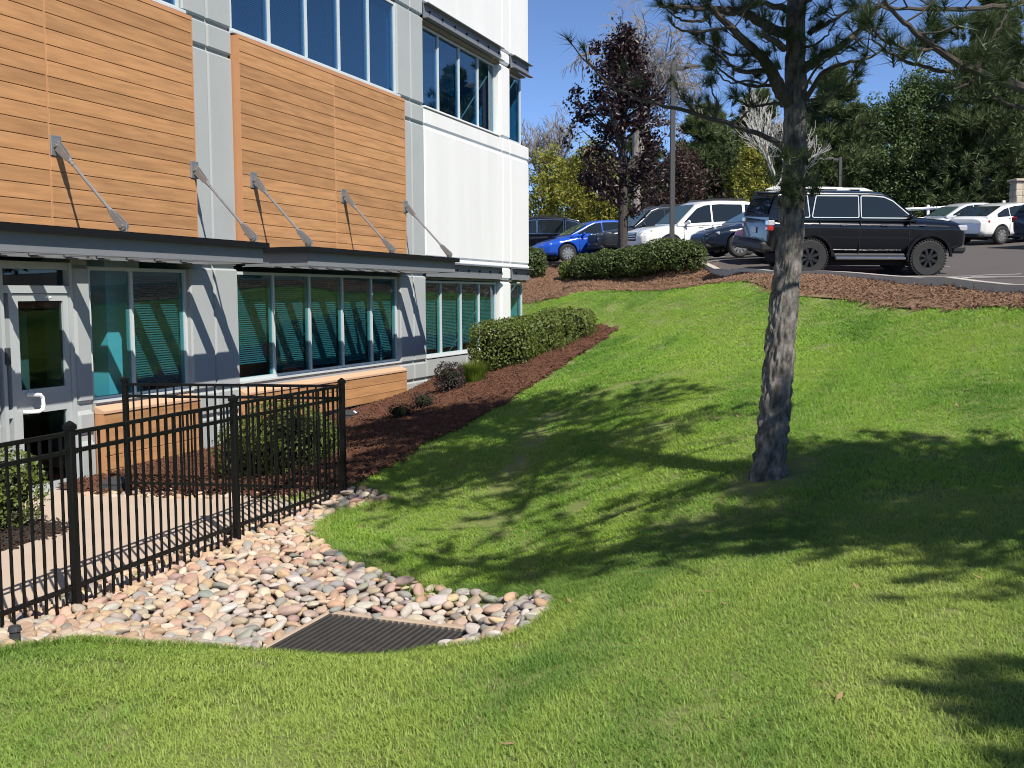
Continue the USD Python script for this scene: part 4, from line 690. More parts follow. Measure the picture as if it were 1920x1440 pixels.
def fore_pine(label, pts, rad, limbs, tufts, above, seed, crown_len, trunk_rough=True, needle_n=42, over=()):
    rg = np.random.default_rng(seed); P = np.array(pts); g = np.array([P[0, 0], P[0, 1], hz(P[0, 0], P[0, 1])]); t = thing('pine_tree', label, 'tree', g)
    P = P.copy(); P[0, 2] = g[2] - .12
    obj('trunk', (lambda q: (q[0] - g, q[1]))(rough_trunk(P, rad, seed)), BARK, t, smooth=True)
    def at(h): return np.array([np.interp(h, P[:, 2], P[:, 0]), np.interp(h, P[:, 2], P[:, 1]), h]), float(np.interp(h, P[:, 2], rad))
    tubes, tp, ta = pine_limbs(rg, at, above[0], above[1], above[2], crown_len, per=5)
    lm = MB()
    for q in over:      # long overhead limbs, well twigged, added out of view to shade the lawn
        q = np.array(q) + P[0]; s = np.linspace(0, len(q) - 1, 14); C = np.column_stack([np.interp(s, np.arange(len(q)), q[:, i]) for i in range(3)]); tubes.append((C, np.linspace(.045, .008, 14), 6))
        for i in range(2, 14):
            for _ in range(5):
                e = C[i] + np.array([rg.normal(0, .32), rg.normal(0, .32), rg.uniform(-.08, .3)]); tubes.append((np.array([C[i], (C[i] + e) / 2 - [0, 0, .03], e]), np.array([.009, .006, .004]), 4))
                for c_ in (.55, .8, 1.0): tp.append(C[i] + (e - C[i]) * c_); ta.append(unit(e - C[i] + [0, 0, .1]))
    for a, r, k in tubes: lm.tube(a - g, r, k, False)
    ntop = len(tp)
    for r0, r1, q in limbs:
        q = np.array(q); s = np.linspace(0, len(q) - 1, 4 * len(q)); C = np.column_stack([np.interp(s, np.arange(len(q)), q[:, i]) for i in range(3)])
        ker = np.array([1, 2, 3, 2, 1]) / 9
        for i in range(3): C[2:-2, i] = np.convolve(C[:, i], ker, 'valid')
        lm.tube(C + rg.normal(0, .004, C.shape) - g, np.linspace(r0, r1, len(C)), 7, False)
        d = unit(C[-1] - C[-3]); tp.append(C[-1]); ta.append(d)
        if r0 > .02:
            for f_ in (.45, .6, .7, .8, .9):      # small side twigs
                b = C[int(f_ * (len(C) - 1))]; e = b + np.array([rg.normal(0, .12), rg.normal(0, .16), rg.uniform(-.02, .22)]); lm.tube(np.array([b, (b + e) / 2 - [0, 0, .02], e]) - g, [.006, .005, .003], 4, False)
                if rg.random() < .7: tp.append(e); ta.append(unit(e - b + [0, 0, .1]))
    obj('limbs', lm, LIMBBARK, t)
    for q in tufts:
        for _ in range(2): tp.append(np.array(q) + rg.normal(0, .03, 3)); ta.append(unit(np.array([rg.normal(0, .5), rg.normal(0, .5), .6])))
    cv, cf = needles(rg, np.array(tp[:ntop]) - g, np.array(ta[:ntop]), 30, .14, .6, .0105); lv, lf = needles(rg, np.array(tp[ntop:]) - g, np.array(ta[ntop:]), needle_n, .13, .55, .0044) if len(tp) > ntop else (np.zeros((0, 3)), np.zeros((0, 3), int))  # upper crown lies out of view; its needles are widened to deepen the shadow
    obj('crown', (np.vstack([cv, lv]), np.vstack([cf, lf + len(cv)])), NEEDLE, t); return t
TK = LIMBS['trunk']; top = np.array(TK[-1][:3])
ext = [list(top + np.array([.02, .02, 1.]) * k) for k in (1.2, 2.6, 3.9)]
fore_pine('pine tree with rough grey trunk standing on the lawn', [q[:3] for q in TK] + ext, [q[3] * .84 for q in TK] + [.058, .04, .012], LIMBS['A'], LIMBS['At'], (4.62, 8.0, .13), 31, lambda h: max(.45, 2.7 - .6 * (h - 4.6)), needle_n=56, over=[[(.1, 0, 4.0), (.4, -1.2, 4.4), (.5, -2.3, 4.6), (.4, -3.2, 4.8)], [(.1, 0, 4.1), (-.7, -1.0, 4.5), (-1.3, -2.1, 4.8)], [(.1, 0, 4.2), (1.1, -1.2, 4.5), (1.6, -2.3, 4.8)], [(.1, 0, 4.3), (-.2, -1.3, 4.9), (-.3, -2.6, 5.2)], [(.1, 0, 4.1), (-1.1, -.3, 4.5), (-2.3, -.5, 4.8)], [(.1, 0, 4.4), (.8, -.8, 5.0), (1.2, -1.8, 5.4)]])
bx_, by_ = 5.35, 3.35; bh = hz(bx_, by_)
fore_pine('pine tree beside the lawn with sunlit branches reaching in from the right', [(bx_, by_, bh), (bx_, by_, bh + 2), (bx_ - .05, by_, bh + 4), (bx_, by_ + .1, bh + 5.9)], [.16, .135, .10, .02], LIMBS['B'], LIMBS['Bt'], (bh + 3.0, bh + 5.6, .13), 32, lambda h: max(.5, 2.45 - .7 * (h - bh - 2.9)), needle_n=52, over=[[(0, 0, 3.3), (-1.3, .2, 3.6), (-2.5, .4, 3.8), (-3.7, .8, 4.0)], [(0, 0, 3.7), (-1.5, -.05, 4.1), (-3.0, .25, 4.3)], [(0, 0, 3.4), (-1.6, .5, 3.9), (-3.2, .7, 4.2), (-4.0, .9, 4.4)], [(0, 0, 3.9), (-1.4, -.4, 4.4), (-2.9, -.2, 4.7)]])
cx_, cy_ = 5.35, -1.35; ch_ = hz(cx_, cy_)
fore_pine('pine tree out on the right casting its shadow on the near lawn', [(cx_, cy_, ch_), (cx_, cy_, ch_ + 2), (cx_, cy_, ch_ + 4), (cx_, cy_, ch_ + 6.8)], [.15, .13, .10, .02], [], [], (ch_ + 2.6, ch_ + 6.4, .26), 33, lambda h: max(.5, 2.0 - .4 * (h - ch_ - 2.6)), needle_n=48)

def bare_limbs(rg, p, d, L, r, depth, out, up=.25, spread=.55, weep=0.):
    n = 5; P = [p]; dd = unit(d)
    for k in range(n): dd = unit(dd + rg.normal(0, .13, 3) + np.array([0, 0, up * .12 - weep * (3 - depth) * .10])); P.append(P[-1] + dd * L / n)
    out.append((np.array(P), np.linspace(r, r * .55, n + 1), depth))
    if depth == 0: return
    for k in range(rg.integers(3, 5) + (depth > 2)):
        q = rg.uniform(.35, 1.0); i = min(int(q * n), n - 1); nd = unit(dd + rg.normal(0, spread, 3)); bare_limbs(rg, P[i], nd, L * rg.uniform(.5, .75), r * .5, depth - 1, out, up, spread, weep)
def bare_tree(name, label, x, y, h, seed, mat, r=.12, leaf=None, nleaf=0, lsize=.1, weep=0., depth=4, spread=.5, group=None, lean=(0, 0)):
    rg = np.random.default_rng(seed); z = hz(x, y); t = thing(name, label, 'tree', (x, y, z), 0, group); out = []
    tr = np.array([(0, 0, -.1), (.02 * h * rg.normal(), .02 * h * rg.normal(), h * .22), (lean[0] * .4, lean[1] * .4, h * .42)]); tm = MB(); tm.tube(tr, [r, r * .85, r * .7], 8); obj('trunk', tm, mat, t)
    for k in range(5): bare_limbs(rg, tr[-1] - [0, 0, h * .05 * k * .6], np.array([rg.normal(0, .45) + lean[0] * .3, rg.normal(0, .45), 1.0]), h * rg.uniform(.24, .34), r * .5, depth - 1, out, .35, spread, weep)
    m = MB()
    for P_, R_, d_ in out: m.tube(P_, np.maximum(R_, .011), 5 if d_ > 1 else 3, False)
    obj('branches', m, mat, t)
    if leaf is not None:
        e = np.vstack([P_ for P_, R_, d_ in out if d_ <= 1]); pos = e[rg.integers(0, len(e), nleaf)] + rg.normal(0, lsize * 1.2, (nleaf, 3)); obj('crown', leaves(rg, pos, rg.normal(size=pos.shape) + [0, 0, .4], lsize), leaf, t)
    return t
def leafy_tree(name, label, x, y, h, w, trunk_h, seed, leaf, n, lsize, bark, tr=.12, group=None, narrow=1.0, gaps=.5):
    """limbs with leaf clumps through an uneven crown"""
    rg = np.random.default_rng(seed); z = hz(x, y); t = thing(name, label, 'tree', (x, y, z), 0, group); m = MB(); m.tube([(0, 0, -.1), (.03, .02, trunk_h), (0, .05, h * .7), (.05, 0, h * .93)], [tr, tr * .85, tr * .4, .02], 8); obj('trunk', m, bark, t)
    m = MB(); cl = []
    for k in range(int(26 + 6 * w)):
        q = rg.uniform(0, 1) ** .8; hh = trunk_h * .9 + q * (h - trunk_h * .9); rad = w * .5 * math.sin(math.pi * min(1, max(.10, (q * .80 + .16)))) ** narrow * rg.uniform(.55, 1.1); a = rg.uniform(0, 2 * np.pi); b = np.array([0, 0, max(trunk_h * .7, hh - rad * .8)]); e = np.array([rad * math.cos(a), rad * math.sin(a), hh])
        m.tube([b, (b + e) / 2 + [0, 0, -.06 * rad], e], [tr * .32, tr * .2, .012], 5, False)
        for c_ in np.linspace(.35, 1, 5): cl.append((b + (e - b) * c_ + rg.normal(0, .06 * w, 3), rg.uniform(.07, .16) * w * (.6 + .4 * c_)))
    obj('limbs', m, bark, t); cp = np.array([c_[0] for c_ in cl]); cr_ = np.array([c_[1] for c_ in cl]); i = rg.integers(0, len(cp), n); d = unit(rg.normal(size=(n, 3))); pos = cp[i] + d * (cr_[i] * rg.uniform(.35, 1.0, n) ** gaps)[:, None]
    obj('crown', leaves(rg, pos, d + [0, 0, .35], lsize), leaf, t); return t

leafy_tree('plum_tree', 'dark purple leaved tree rising from the rusty hedge', 3.3, 31.0, 6.8, 3.1, 2.2, 41, PLUMLEAF, 12500, .135, DARKBARK, .16, narrow=1.1, gaps=.8)
leafy_tree('plum_tree', 'smaller reddish purple tree behind the lamp post', 7.2, 45.5, 4.3, 4.4, .8, 42, REDLEAF, 8000, .17, DARKBARK, .10)
bare_tree('bare_tree', 'tall bare weeping tree behind the dark purple tree', 5.0, 42.0, 12.2, 43, PALEBARK, .2, weep=.9, depth=5)
bare_tree('bare_tree', 'bare grey tree above the golden trees beside the building corner', 1.9, 53.0, 8.6, 44, PALEBARK, .16, depth=5)
bare_tree('bare_tree', 'white barked bare tree partly hidden by the pine trunk', 11.7, 46.5, 7.6, 46, M('white_bark', R((.28, .26, .235), (.44, .42, .39)), scale=8, rough=.9), .11, depth=4, spread=.33)
leafy_tree('golden_tree', 'golden yellow small tree left of the purple tree', 4.0, 50.0, 5.0, 4.2, .8, 47, GOLDLEAF, 10000, .15, DARKBARK, .09)
leafy_tree('golden_tree', 'yellow green small tree right at the building corner', 1.7, 49.5, 4.8, 3.4, .7, 48, GOLDLEAF, 8000, .15, DARKBARK, .09)
leafy_tree('golden_tree', 'small yellow green tree between the lamp post and the pine trunk', 10.7, 47.0, 4.4, 2.6, .9, 49, GOLDLEAF, 6000, .14, DARKBARK, .08)
leafy_tree('leafy_tree', 'dense mid green round tree in the middle of the tree belt', 19.5, 50.5, 7.2, 6.2, 1.1, 50, MIDLEAF, 42000, .15, DARKBARK, .2)
leafy_tree('leafy_tree', 'mid green tree behind the stone pillar at the right edge', 24.2, 50.0, 7.0, 6.5, 1.0, 51, MIDLEAF, 36000, .15, DARKBARK, .2)
leafy_tree('leafy_tree', 'low green tree behind the dark sedan and white car', 5.6, 51.5, 3.6, 5.0, .4, 52, MIDLEAF, 8000, .18, DARKBARK, .12)
leafy_tree('leafy_tree', 'low dark green tree behind the black lot car at the far left', -1.5, 54, 4.5, 6.0, .5, 53, MIDLEAF, 7000, .18, DARKBARK, .12)

def far_pine(label, x, y, h, w, seed, n_clump=900, lean=.0):
    rg = np.random.default_rng(seed); z = hz(x, y); t = thing('background_pine', label, 'tree', (x, y, z)); m = MB(); m.tube([(0, 0, -.2), (0, 0, h * .5), (.1, 0, h * .97)], [.02 * h, .014 * h, .02], 7); obj('trunk', m, DARKBARK, t)
    lm = MB(); pos, ax = [], []
    for k in range(int(60 + 5 * h)):
        q = rg.uniform(.06, .98); rad = w * .5 * (1 - q) ** .62 * (1 if q > .15 else .75) * rg.uniform(.55, 1.15); a = rg.uniform(0, 2 * np.pi); b = np.array([0, 0, q * h]); d = np.array([math.cos(a), math.sin(a), 0]); e = b + d * rad + np.array([0, 0, rad * rg.uniform(.05, .45)])
        lm.tube([b, (b + e) / 2 - [0, 0, .05 * rad], e], [.010 * h * (1 - q) + .015, .02, .008], 4, False)
        for c_ in np.linspace(.35, 1.0, max(3, int(n_clump / 60))):
            p_ = b + (e - b) * c_ + rg.normal(0, .09 * w * (1.1 - q), 3) * np.array([1, 1, .6]); pos.append(p_); ax.append(unit(d * .6 + np.array([0, 0, 1.0]) + rg.normal(0, .25, 3)))
    pos.append(np.array([.1, 0, h])); ax.append(np.array([0, 0, 1.]))
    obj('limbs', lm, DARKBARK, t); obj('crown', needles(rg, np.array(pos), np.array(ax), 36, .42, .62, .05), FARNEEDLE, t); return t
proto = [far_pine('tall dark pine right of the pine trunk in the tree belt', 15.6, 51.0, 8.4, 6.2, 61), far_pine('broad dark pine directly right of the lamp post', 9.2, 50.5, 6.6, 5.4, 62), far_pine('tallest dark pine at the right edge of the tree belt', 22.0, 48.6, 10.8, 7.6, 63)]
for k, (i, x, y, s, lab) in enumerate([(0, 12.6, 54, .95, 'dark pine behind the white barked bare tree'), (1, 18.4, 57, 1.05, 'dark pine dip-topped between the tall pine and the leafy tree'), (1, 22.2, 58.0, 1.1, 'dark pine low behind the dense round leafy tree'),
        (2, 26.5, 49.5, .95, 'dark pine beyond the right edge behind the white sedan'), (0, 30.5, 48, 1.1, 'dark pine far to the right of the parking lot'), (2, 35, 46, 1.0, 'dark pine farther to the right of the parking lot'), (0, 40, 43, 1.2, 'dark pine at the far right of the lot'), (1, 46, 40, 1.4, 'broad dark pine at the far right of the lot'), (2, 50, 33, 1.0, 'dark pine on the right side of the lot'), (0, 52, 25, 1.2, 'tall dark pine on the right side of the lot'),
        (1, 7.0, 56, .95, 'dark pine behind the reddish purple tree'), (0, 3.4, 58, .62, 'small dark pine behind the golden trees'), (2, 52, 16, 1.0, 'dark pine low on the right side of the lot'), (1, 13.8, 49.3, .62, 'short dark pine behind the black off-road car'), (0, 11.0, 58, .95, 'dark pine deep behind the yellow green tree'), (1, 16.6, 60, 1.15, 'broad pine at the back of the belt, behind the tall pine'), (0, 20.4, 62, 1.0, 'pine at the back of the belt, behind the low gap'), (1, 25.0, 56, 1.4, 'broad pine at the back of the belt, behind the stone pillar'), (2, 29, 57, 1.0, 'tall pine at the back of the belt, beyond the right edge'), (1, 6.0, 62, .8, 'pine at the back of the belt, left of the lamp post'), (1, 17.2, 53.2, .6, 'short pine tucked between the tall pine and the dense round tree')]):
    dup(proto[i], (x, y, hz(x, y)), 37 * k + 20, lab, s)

# ---------------------------------------------------------------- lamp posts, stone pillar, white rail fence
LAMPM = M('lamp_bronze', R((.045, .043, .042), (.06, .057, .055)), scale=5, rough=.5)
def lamp(x, y, h, label, rz=0, w=.065):
    t = thing('lamp_post', label, 'lamp post', (x, y, hz(x, y)), rz)
    obj('base', MB().mesh(m3.Manifold.cylinder(.55, .22, .22, 20).translate([0, 0, -.3])), CONCRETE, t); obj('pole', MB().bev(-w, w, -w, w, .2, h, .008), LAMPM, t); obj('arm', MB().bev(w, .33, -.035, .035, h - .16, h - .05, .01), LAMPM, t)
    hd = m3.Manifold.batch_hull([m3.Manifold.cube([.42, .28, .03], True).translate([.52, 0, h - .08]), m3.Manifold.cube([.2, .2, .03], True).translate([.44, 0, h - .03])]); ld = obj('lamp_head', MB().mesh(hd), LAMPM, t)
    obj('sensor', MB().mesh(m3.Manifold.cylinder(.06, .04, .04, 12).translate([.40, 0, h - .02])), BLACKPLASTIC, ld); obj('lens', MB().box(.42, .70, -.11, .11, h - .10, h - .096), STICKER, ld)
lamp(4.42, 28.7, 8.35 - hz(4.42, 28.7), 'tall bronze square lamp post rising beside the dark purple tree')
lamp(14.9, 47.5, 8.3 - hz(14.9, 47.5), 'distant lamp post in front of the pine belt', 180)
px_, py_ = 22.3, 46.0; t = thing('stone_pillar', 'pale stone gate pillar with flat cap behind the white sedan', 'pillar', (px_, py_, hz(px_, py_)), 8)
TOPZ = 7.1 - hz(px_, py_); rgp = np.random.default_rng(3)
SANDST = M('pillar_stone', R((.32, .27, .20), (.52, .45, .36)), scale=4, detail=6, rough=.9, bump=.4, bscale=25)
z = -.2
while z < TOPZ - .12:
    hh = min(rgp.uniform(.2, .32), TOPZ - .1 - z)
    for a in (-1, 1):
        for b in (-1, 1): d = rgp.uniform(-.02, .02, 2); obj('stone', MB().bev(a * (.28 + d[0]), a * .01, b * (.28 + d[1]), b * .01, z + .008, z + hh - .008, .02), SANDST, t)
    z += hh
obj('core', MB().box(-.25, .25, -.25, .25, -.2, TOPZ - .1), SANDST, t); obj('cap', MB().bev(-.36, .36, -.36, .36, TOPZ - .1, TOPZ, .015), SANDST, t)
wf = thing('rail_fence', 'white rail fence running behind the cars to the stone pillar', 'fence')
WP = [(15.5, 46.6), (17.0, 46.5), (18.5, 46.4), (20.0, 46.25), (21.7, 46.1)], [(22.9, 45.9), (24.7, 45.7), (26.5, 45.5), (28.3, 45.3)]
for line in WP:
    for i, (x, y) in enumerate(line):
        h = hz(x, y) ; obj('post', MB().bev(x - .06, x + .06, y - .06, y + .06, h - .2, h + 1.5, .01), HANDLE, wf)
        if i:
            x0, y0 = line[i - 1]; h0 = hz(x0, y0)
            for q in (.45, .9, 1.35): obj('rail', MB().tube([(x0, y0 - .07, h0 + q), (x, y - .07, h + q)], .065, 4), HANDLE, wf)

# ---------------------------------------------------------------- cars
TYRE = M('tyre_rubber', R((.018, .018, .018), (.035, .034, .033)), scale=12, rough=.85); ALLOY = M('alloy_rim', (.55, .56, .57), rough=.3, metallic=.8); BLACKRIM = M('black_rim', (.035, .035, .037), rough=.4, metallic=.5)
CARGLASS = usdkit.material(stage, '/World/Looks/car_glass', {'p': ('principled_bsdf', {'base_color': (.012, .017, .019), 'roughness': .02, 'specular_ior_level': .45})}, surface='p.BSDF')
CLEARGLASS = usdkit.material(stage, '/World/Looks/windscreen_glass', {'p': ('principled_bsdf', {'base_color': (.05, .085, .085), 'roughness': .02, 'specular_ior_level': .9})}, surface='p.BSDF')
CHROME = M('chrome_trim', (.62, .63, .64), rough=.16, metallic=1.0); REDLAMP = M('red_lamp', (.34, .015, .012), rough=.12, coat=1.0); LAMPGLASS = M('head_lamp_glass', (.60, .62, .63), rough=.08, metallic=.4, coat=1.0)
BLACKTRIM = M('black_trim', (.02, .02, .021), rough=.5); PLATE = M('number_plate', (.45, .5, .58), rough=.5); UNDER = M('underbody', (.012, .012, .012), rough=.9)
def paint(name, c, metallic=.25): return M(name, c, rough=.22, metallic=0., coat=.55 if max(c) < .05 else 1.0, spec=.25)
BLACKP = paint('black_paint', (.0035, .0045, .007), .1); WHITEP = paint('white_car_paint', (.74, .745, .74), 0.); BLUEP = paint('blue_car_paint', (.012, .07, .42), .35); NAVYP = paint('navy_paint', (.010, .016, .03), .2); GREYP = paint('dark_grey_paint', (.022, .026, .03), .3); REDP = paint('dark_red_paint', (.16, .008, .012), .2); SILVERP = paint('silver_paint', (.5, .52, .53), .5)

def car_body(st, k=28, pw=5.0):
    th = (np.arange(k) + .5) / k * 2 * np.pi; c, s = np.cos(th), np.sin(th); cy, cz = np.sign(c) * np.abs(c) ** (2 / pw), np.sign(s) * np.abs(s) ** (2 / pw)
    st = np.array(st, float); xs = np.linspace(st[0, 0], st[-1, 0], 60); xs = np.unique(np.concatenate([xs, st[:, 0]])); q = np.column_stack([np.interp(xs, st[:, 0], st[:, i]) for i in range(4)])
    V = []
    for x, hw, zb, zt in q:
        zz = (zb + zt) / 2 + cz * (zt - zb) / 2; tuck = 1 - .06 * np.clip((zt - .25 * (zt - zb) - zz) / (zt - zb), 0, 1) - .05 * np.clip((zz - (zt - .14)) / .14, 0, 1)
        V.append(np.column_stack([np.full(k, x), hw * cy * tuck, zz]))
    V = np.vstack(V); n = len(q); i, j = np.meshgrid(np.arange(n - 1), np.arange(k), indexing='ij'); j2 = (j + 1) % k; f = np.stack([i * k + j, i * k + j2, (i + 1) * k + j2, (i + 1) * k + j], -1).reshape(-1, 4); f = np.vstack([f[:, [0, 1, 2]], f[:, [0, 2, 3]]])
    c0, c1 = len(V), len(V) + 1; V = np.vstack([V, V[:k].mean(0), V[(n - 1) * k:n * k].mean(0)]); a = np.arange(k); f = np.vstack([f, np.stack([np.full(k, c0), (a + 1) % k, a], 1), np.stack([np.full(k, c1), (n - 1) * k + a, (n - 1) * k + (a + 1) % k], 1)])
    m = trimesh.Trimesh(V, f, process=False)
    if m.volume < 0: f = f[:, ::-1]
    return m3.Manifold(m3.Mesh(V.astype(np.float32), f.astype(np.uint32)))
def ycyl(r, h, x, y, z, n=36): return m3.Manifold.cylinder(h, r, r, n, True).rotate([90, 0, 0]).translate([x, y, z])
def hull(*pts): return m3.Manifold.hull_points(np.array(pts, float))
def wheel(t, x, y, r, w, rimr, mat, spokes, sgn, label=None):
    p = np.array([(rimr * .98, -w / 2 + .01), (r - .045, -w / 2), (r - .012, -w / 2 + .025), (r, -w / 4), (r, w / 4), (r - .012, w / 2 - .025), (r - .045, w / 2), (rimr * .98, w / 2 - .01)])
    tr = trimesh.creation.revolve(np.vstack([p, p[:1]]), sections=40); q = tr.vertices[:, [0, 2, 1]] + [x, y, r]; m = MB().add(q, tr.faces[:, ::-1])
    if r > .38:
        for k in range(40):
            a = k * 2 * np.pi / 40; e = trimesh.transformations.rotation_matrix(a, [0, 1, 0])[:3, :3]; b = MB(); b.box(-.02, .02, -w * .5, -w * .1, r - .01, r + .012); b.box(-.02, .02, w * .1, w * .5, r - .01, r + .012); v, f = b.arr(); m.add(v @ e.T + [x, y, r], f)
    wl = obj('wheel', m, TYRE, t, smooth=30); yo = y + sgn * (w / 2 - .035); m = MB().mesh(ycyl(rimr, .01, x, y + sgn * (w / 2 - .10), r) ).mesh(ycyl(.055, .07, x, yo, r, 16)).mesh(ycyl(rimr, .09, x, yo - sgn * .03, r) - ycyl(rimr * .93, .3, x, yo, r))
    for k in range(spokes):
        a = (k + .5) * 2 * np.pi / spokes; e = trimesh.transformations.rotation_matrix(a, [0, 1, 0])[:3, :3]; b = hull(*[(dx, dy, dz) for dz, wd in ((.03, .022), (rimr * .96, .034)) for dx in (-wd, wd) for dy in (-.018, .018)]).to_mesh(); m.add(b.vert_properties[:, :3] @ e.T + [x, yo + sgn * .005, r], b.tri_verts)
    obj('rim', m, mat, wl, smooth=30)

def make_car(label, x, y, rz, st, cab, zb, wb, kk, pnt, wheels, side_w, spec, name='parked_car', group=None, dz=0.0):
    a = math.radians(rz); hd = np.array([math.cos(a), math.sin(a), 0]); n = normals(np.array([x]), np.array([y]))[0]; n = unit(np.array([H(x - .8, y) - H(x + .8, y), H(x, y - .8) - H(x, y + .8), 1.6], float).ravel()); hd = unit(hd - n * (hd @ n)); lf = np.cross(n, hd)
    X = UsdGeom.Xform.Define(stage, numbered('/World', name)); X.AddTransformOp().Set(Gf.Matrix4d(*hd, 0, *lf, 0, *n, 0, float(x), float(y), hz(x, y) + .012 + dz, 1)); t = tag(X.GetPrim(), label, 'car', group)
    (xf, xr, ty, r, w, rimr, rm, sp) = wheels; body = car_body(st)
    for wx in (xf, xr):
        for s in (-1, 1): body = body - ycyl(r + .065, .62, wx, s * (ty + .12), r + .02)
    obj('body', MB().mesh(body), pnt, t, smooth=32)
    cab = np.array(cab, float); zt_of = lambda q: np.interp(q, cab[:, 0], cab[:, 1]); xs = np.unique(np.concatenate([np.linspace(cab[0, 0], cab[-1, 0], 50), cab[:, 0]])); V = []
    for q in xs:
        zt = max(zt_of(q), zb + .012); h = zt - zb; wt = wb - h * kk; rr = min(.09, h * .3)
        half = [(wb, zb - .06), (wb, zb), (wb - (h - rr) * kk, zt - rr), (wb - (h - rr * .4) * kk - rr * .25, zt - rr * .35), (wt - rr * 1.3, zt), (wt * .4, zt + .012)]
        V.append([(q, yy, zz) for yy, zz in half] + [(q, -yy, zz) for yy, zz in half[::-1]])
    V = np.array(V); n_, k_ = V.shape[:2]; i, j = np.meshgrid(np.arange(n_ - 1), np.arange(k_), indexing='ij'); j2 = (j + 1) % k_; f = np.stack([i * k_ + j, (i + 1) * k_ + j, (i + 1) * k_ + j2, i * k_ + j2], -1).reshape(-1, 4)
    m = MB().add(V.reshape(-1, 3), f); e = np.arange(1, k_ - 1); m.f.append(np.vstack([np.stack([0 * e, e, e + 1], 1), (n_ - 1) * k_ + np.stack([0 * e, e + 1, e], 1)]))
    obj('roof', m, pnt, t, smooth=34)
    def plate(poly, off, th, mat, nm, parent=None, sides=(-1, 1), label=None):
        for s in sides:
            for g in getattr(poly, 'geoms', [poly]):
                v2, f2 = trimesh.creation.triangulate_polygon(g.simplify(.004), engine='earcut'); yy = wb - (v2[:, 1] - zb) * kk; o = np.column_stack([v2[:, 0], s * (yy + off), v2[:, 1]]); b = MB(); f2 = np.asarray(f2)
                d = np.cross(o[f2[:, 1]] - o[f2[:, 0]], o[f2[:, 2]] - o[f2[:, 0]])[:, 1] * s; f2 = np.where(d[:, None] < 0, f2[:, ::-1], f2); b.add(o, f2)
                obj(nm, b, mat, parent or t, label=label)
    for (xa, xb, sl_a, sl_b) in side_w:      # side windows under the roof line
        q = np.linspace(xa, xb, 24); zlo = zb + .03; top = [(u, min(zt_of(u), cab[:, 1].max()) - spec.get('head', .11)) for u in q]; top = [(u + sl_a * (zz - zlo) * (1 - (u - xa) / (xb - xa)) + sl_b * (zz - zlo) * (u - xa) / (xb - xa), zz) for u, zz in top if zz > zlo + .01]
        if len(top) < 2: continue
        pg = Polygon([(xa if zt_of(xa) > zlo + .12 else top[0][0] - .05, zlo)] + top + [(xb if zt_of(xb) > zlo + .12 else top[-1][0] + .05, zlo)]).buffer(0).buffer(-.02).buffer(.02)
        if spec.get('trim') is not None: plate(pg.buffer(.022), .004, .004, spec['trim'], 'window_trim')
        plate(pg, .008, .006, CARGLASS, 'side_window')
    def screen(xa, xb, mat, nm):
        q = np.linspace(xa, xb, 10); b = []
        for u in q: zz = max(zt_of(u), zb + .02); b += [(u, s * (wb - (zz - zb) * kk - .10), zz) for s in (-1, 1)]
        b = np.array(b); d = np.gradient(b[::2, 2], q); nn = np.column_stack([-d, 0 * d, np.ones_like(d)]); nn = unit(nn) * .022; b[::2] += nn; b[1::2] += nn; i = 2 * np.arange(9)[:, None]; obj(nm, MB().add(b, np.vstack([i + [0, 1, 3, 2]]) if xa < xb else np.vstack([i + [0, 2, 3, 1]])), mat, t, smooth=True)
    screen(spec['ws'][0], spec['ws'][1], spec.get('wsmat', CLEARGLASS), 'windscreen')
    if 'rw' in spec: screen(spec['rw'][0], spec['rw'][1], CARGLASS, 'rear_window')
    for wx in (xf, xr):
        for s in (-1, 1): wheel(t, wx, s * (ty - w / 2 + .02), r, w, rimr, rm, sp, s)
    obj('underbody', MB().box(xr - .5, xf + .5, -ty + w + .02, ty - w - .02, r * .55, r + .35), UNDER, t)
    for nm, mat, shapes in spec.get('extra', ()):
        for sh in shapes: obj(nm, MB().mesh(sh) if not isinstance(sh, MB) else sh, mat, t, smooth=30)
    return t
def both(f): return [f(1), f(-1)]
def boxm(x0, x1, y0, y1, z0, z1, b=.012):
    x0, x1 = sorted((x0, x1)); y0, y1 = sorted((y0, y1)); m = MB(); m.bev(x0, x1, y0, y1, z0, z1, b); return m
def mirrors(x, z, yw, mat): return ('mirror', mat, both(lambda s: m3.Manifold.batch_hull([m3.Manifold.sphere(.085, 12).scale([.55, 1.1, .85]).translate([x, s * (yw + .13), z]), m3.Manifold.sphere(.03, 8).translate([x + .05, s * (yw - .02), z - .06])])))
def handles(xs, z, yw, mat): return ('door_handle', mat, [boxm(x - .09, x + .09, s * (yw - .012), s * (yw + .022), z - .015, z + .015, .006) for x in xs for s in (-1, 1)])
def seams(xs, z0, z1, yw): return ('door_seam', BLACKTRIM, [boxm(x - .004, x + .004, s * (yw - .05), s * (yw + .0015), z0, z1, .001) for x in xs for s in (-1, 1)])

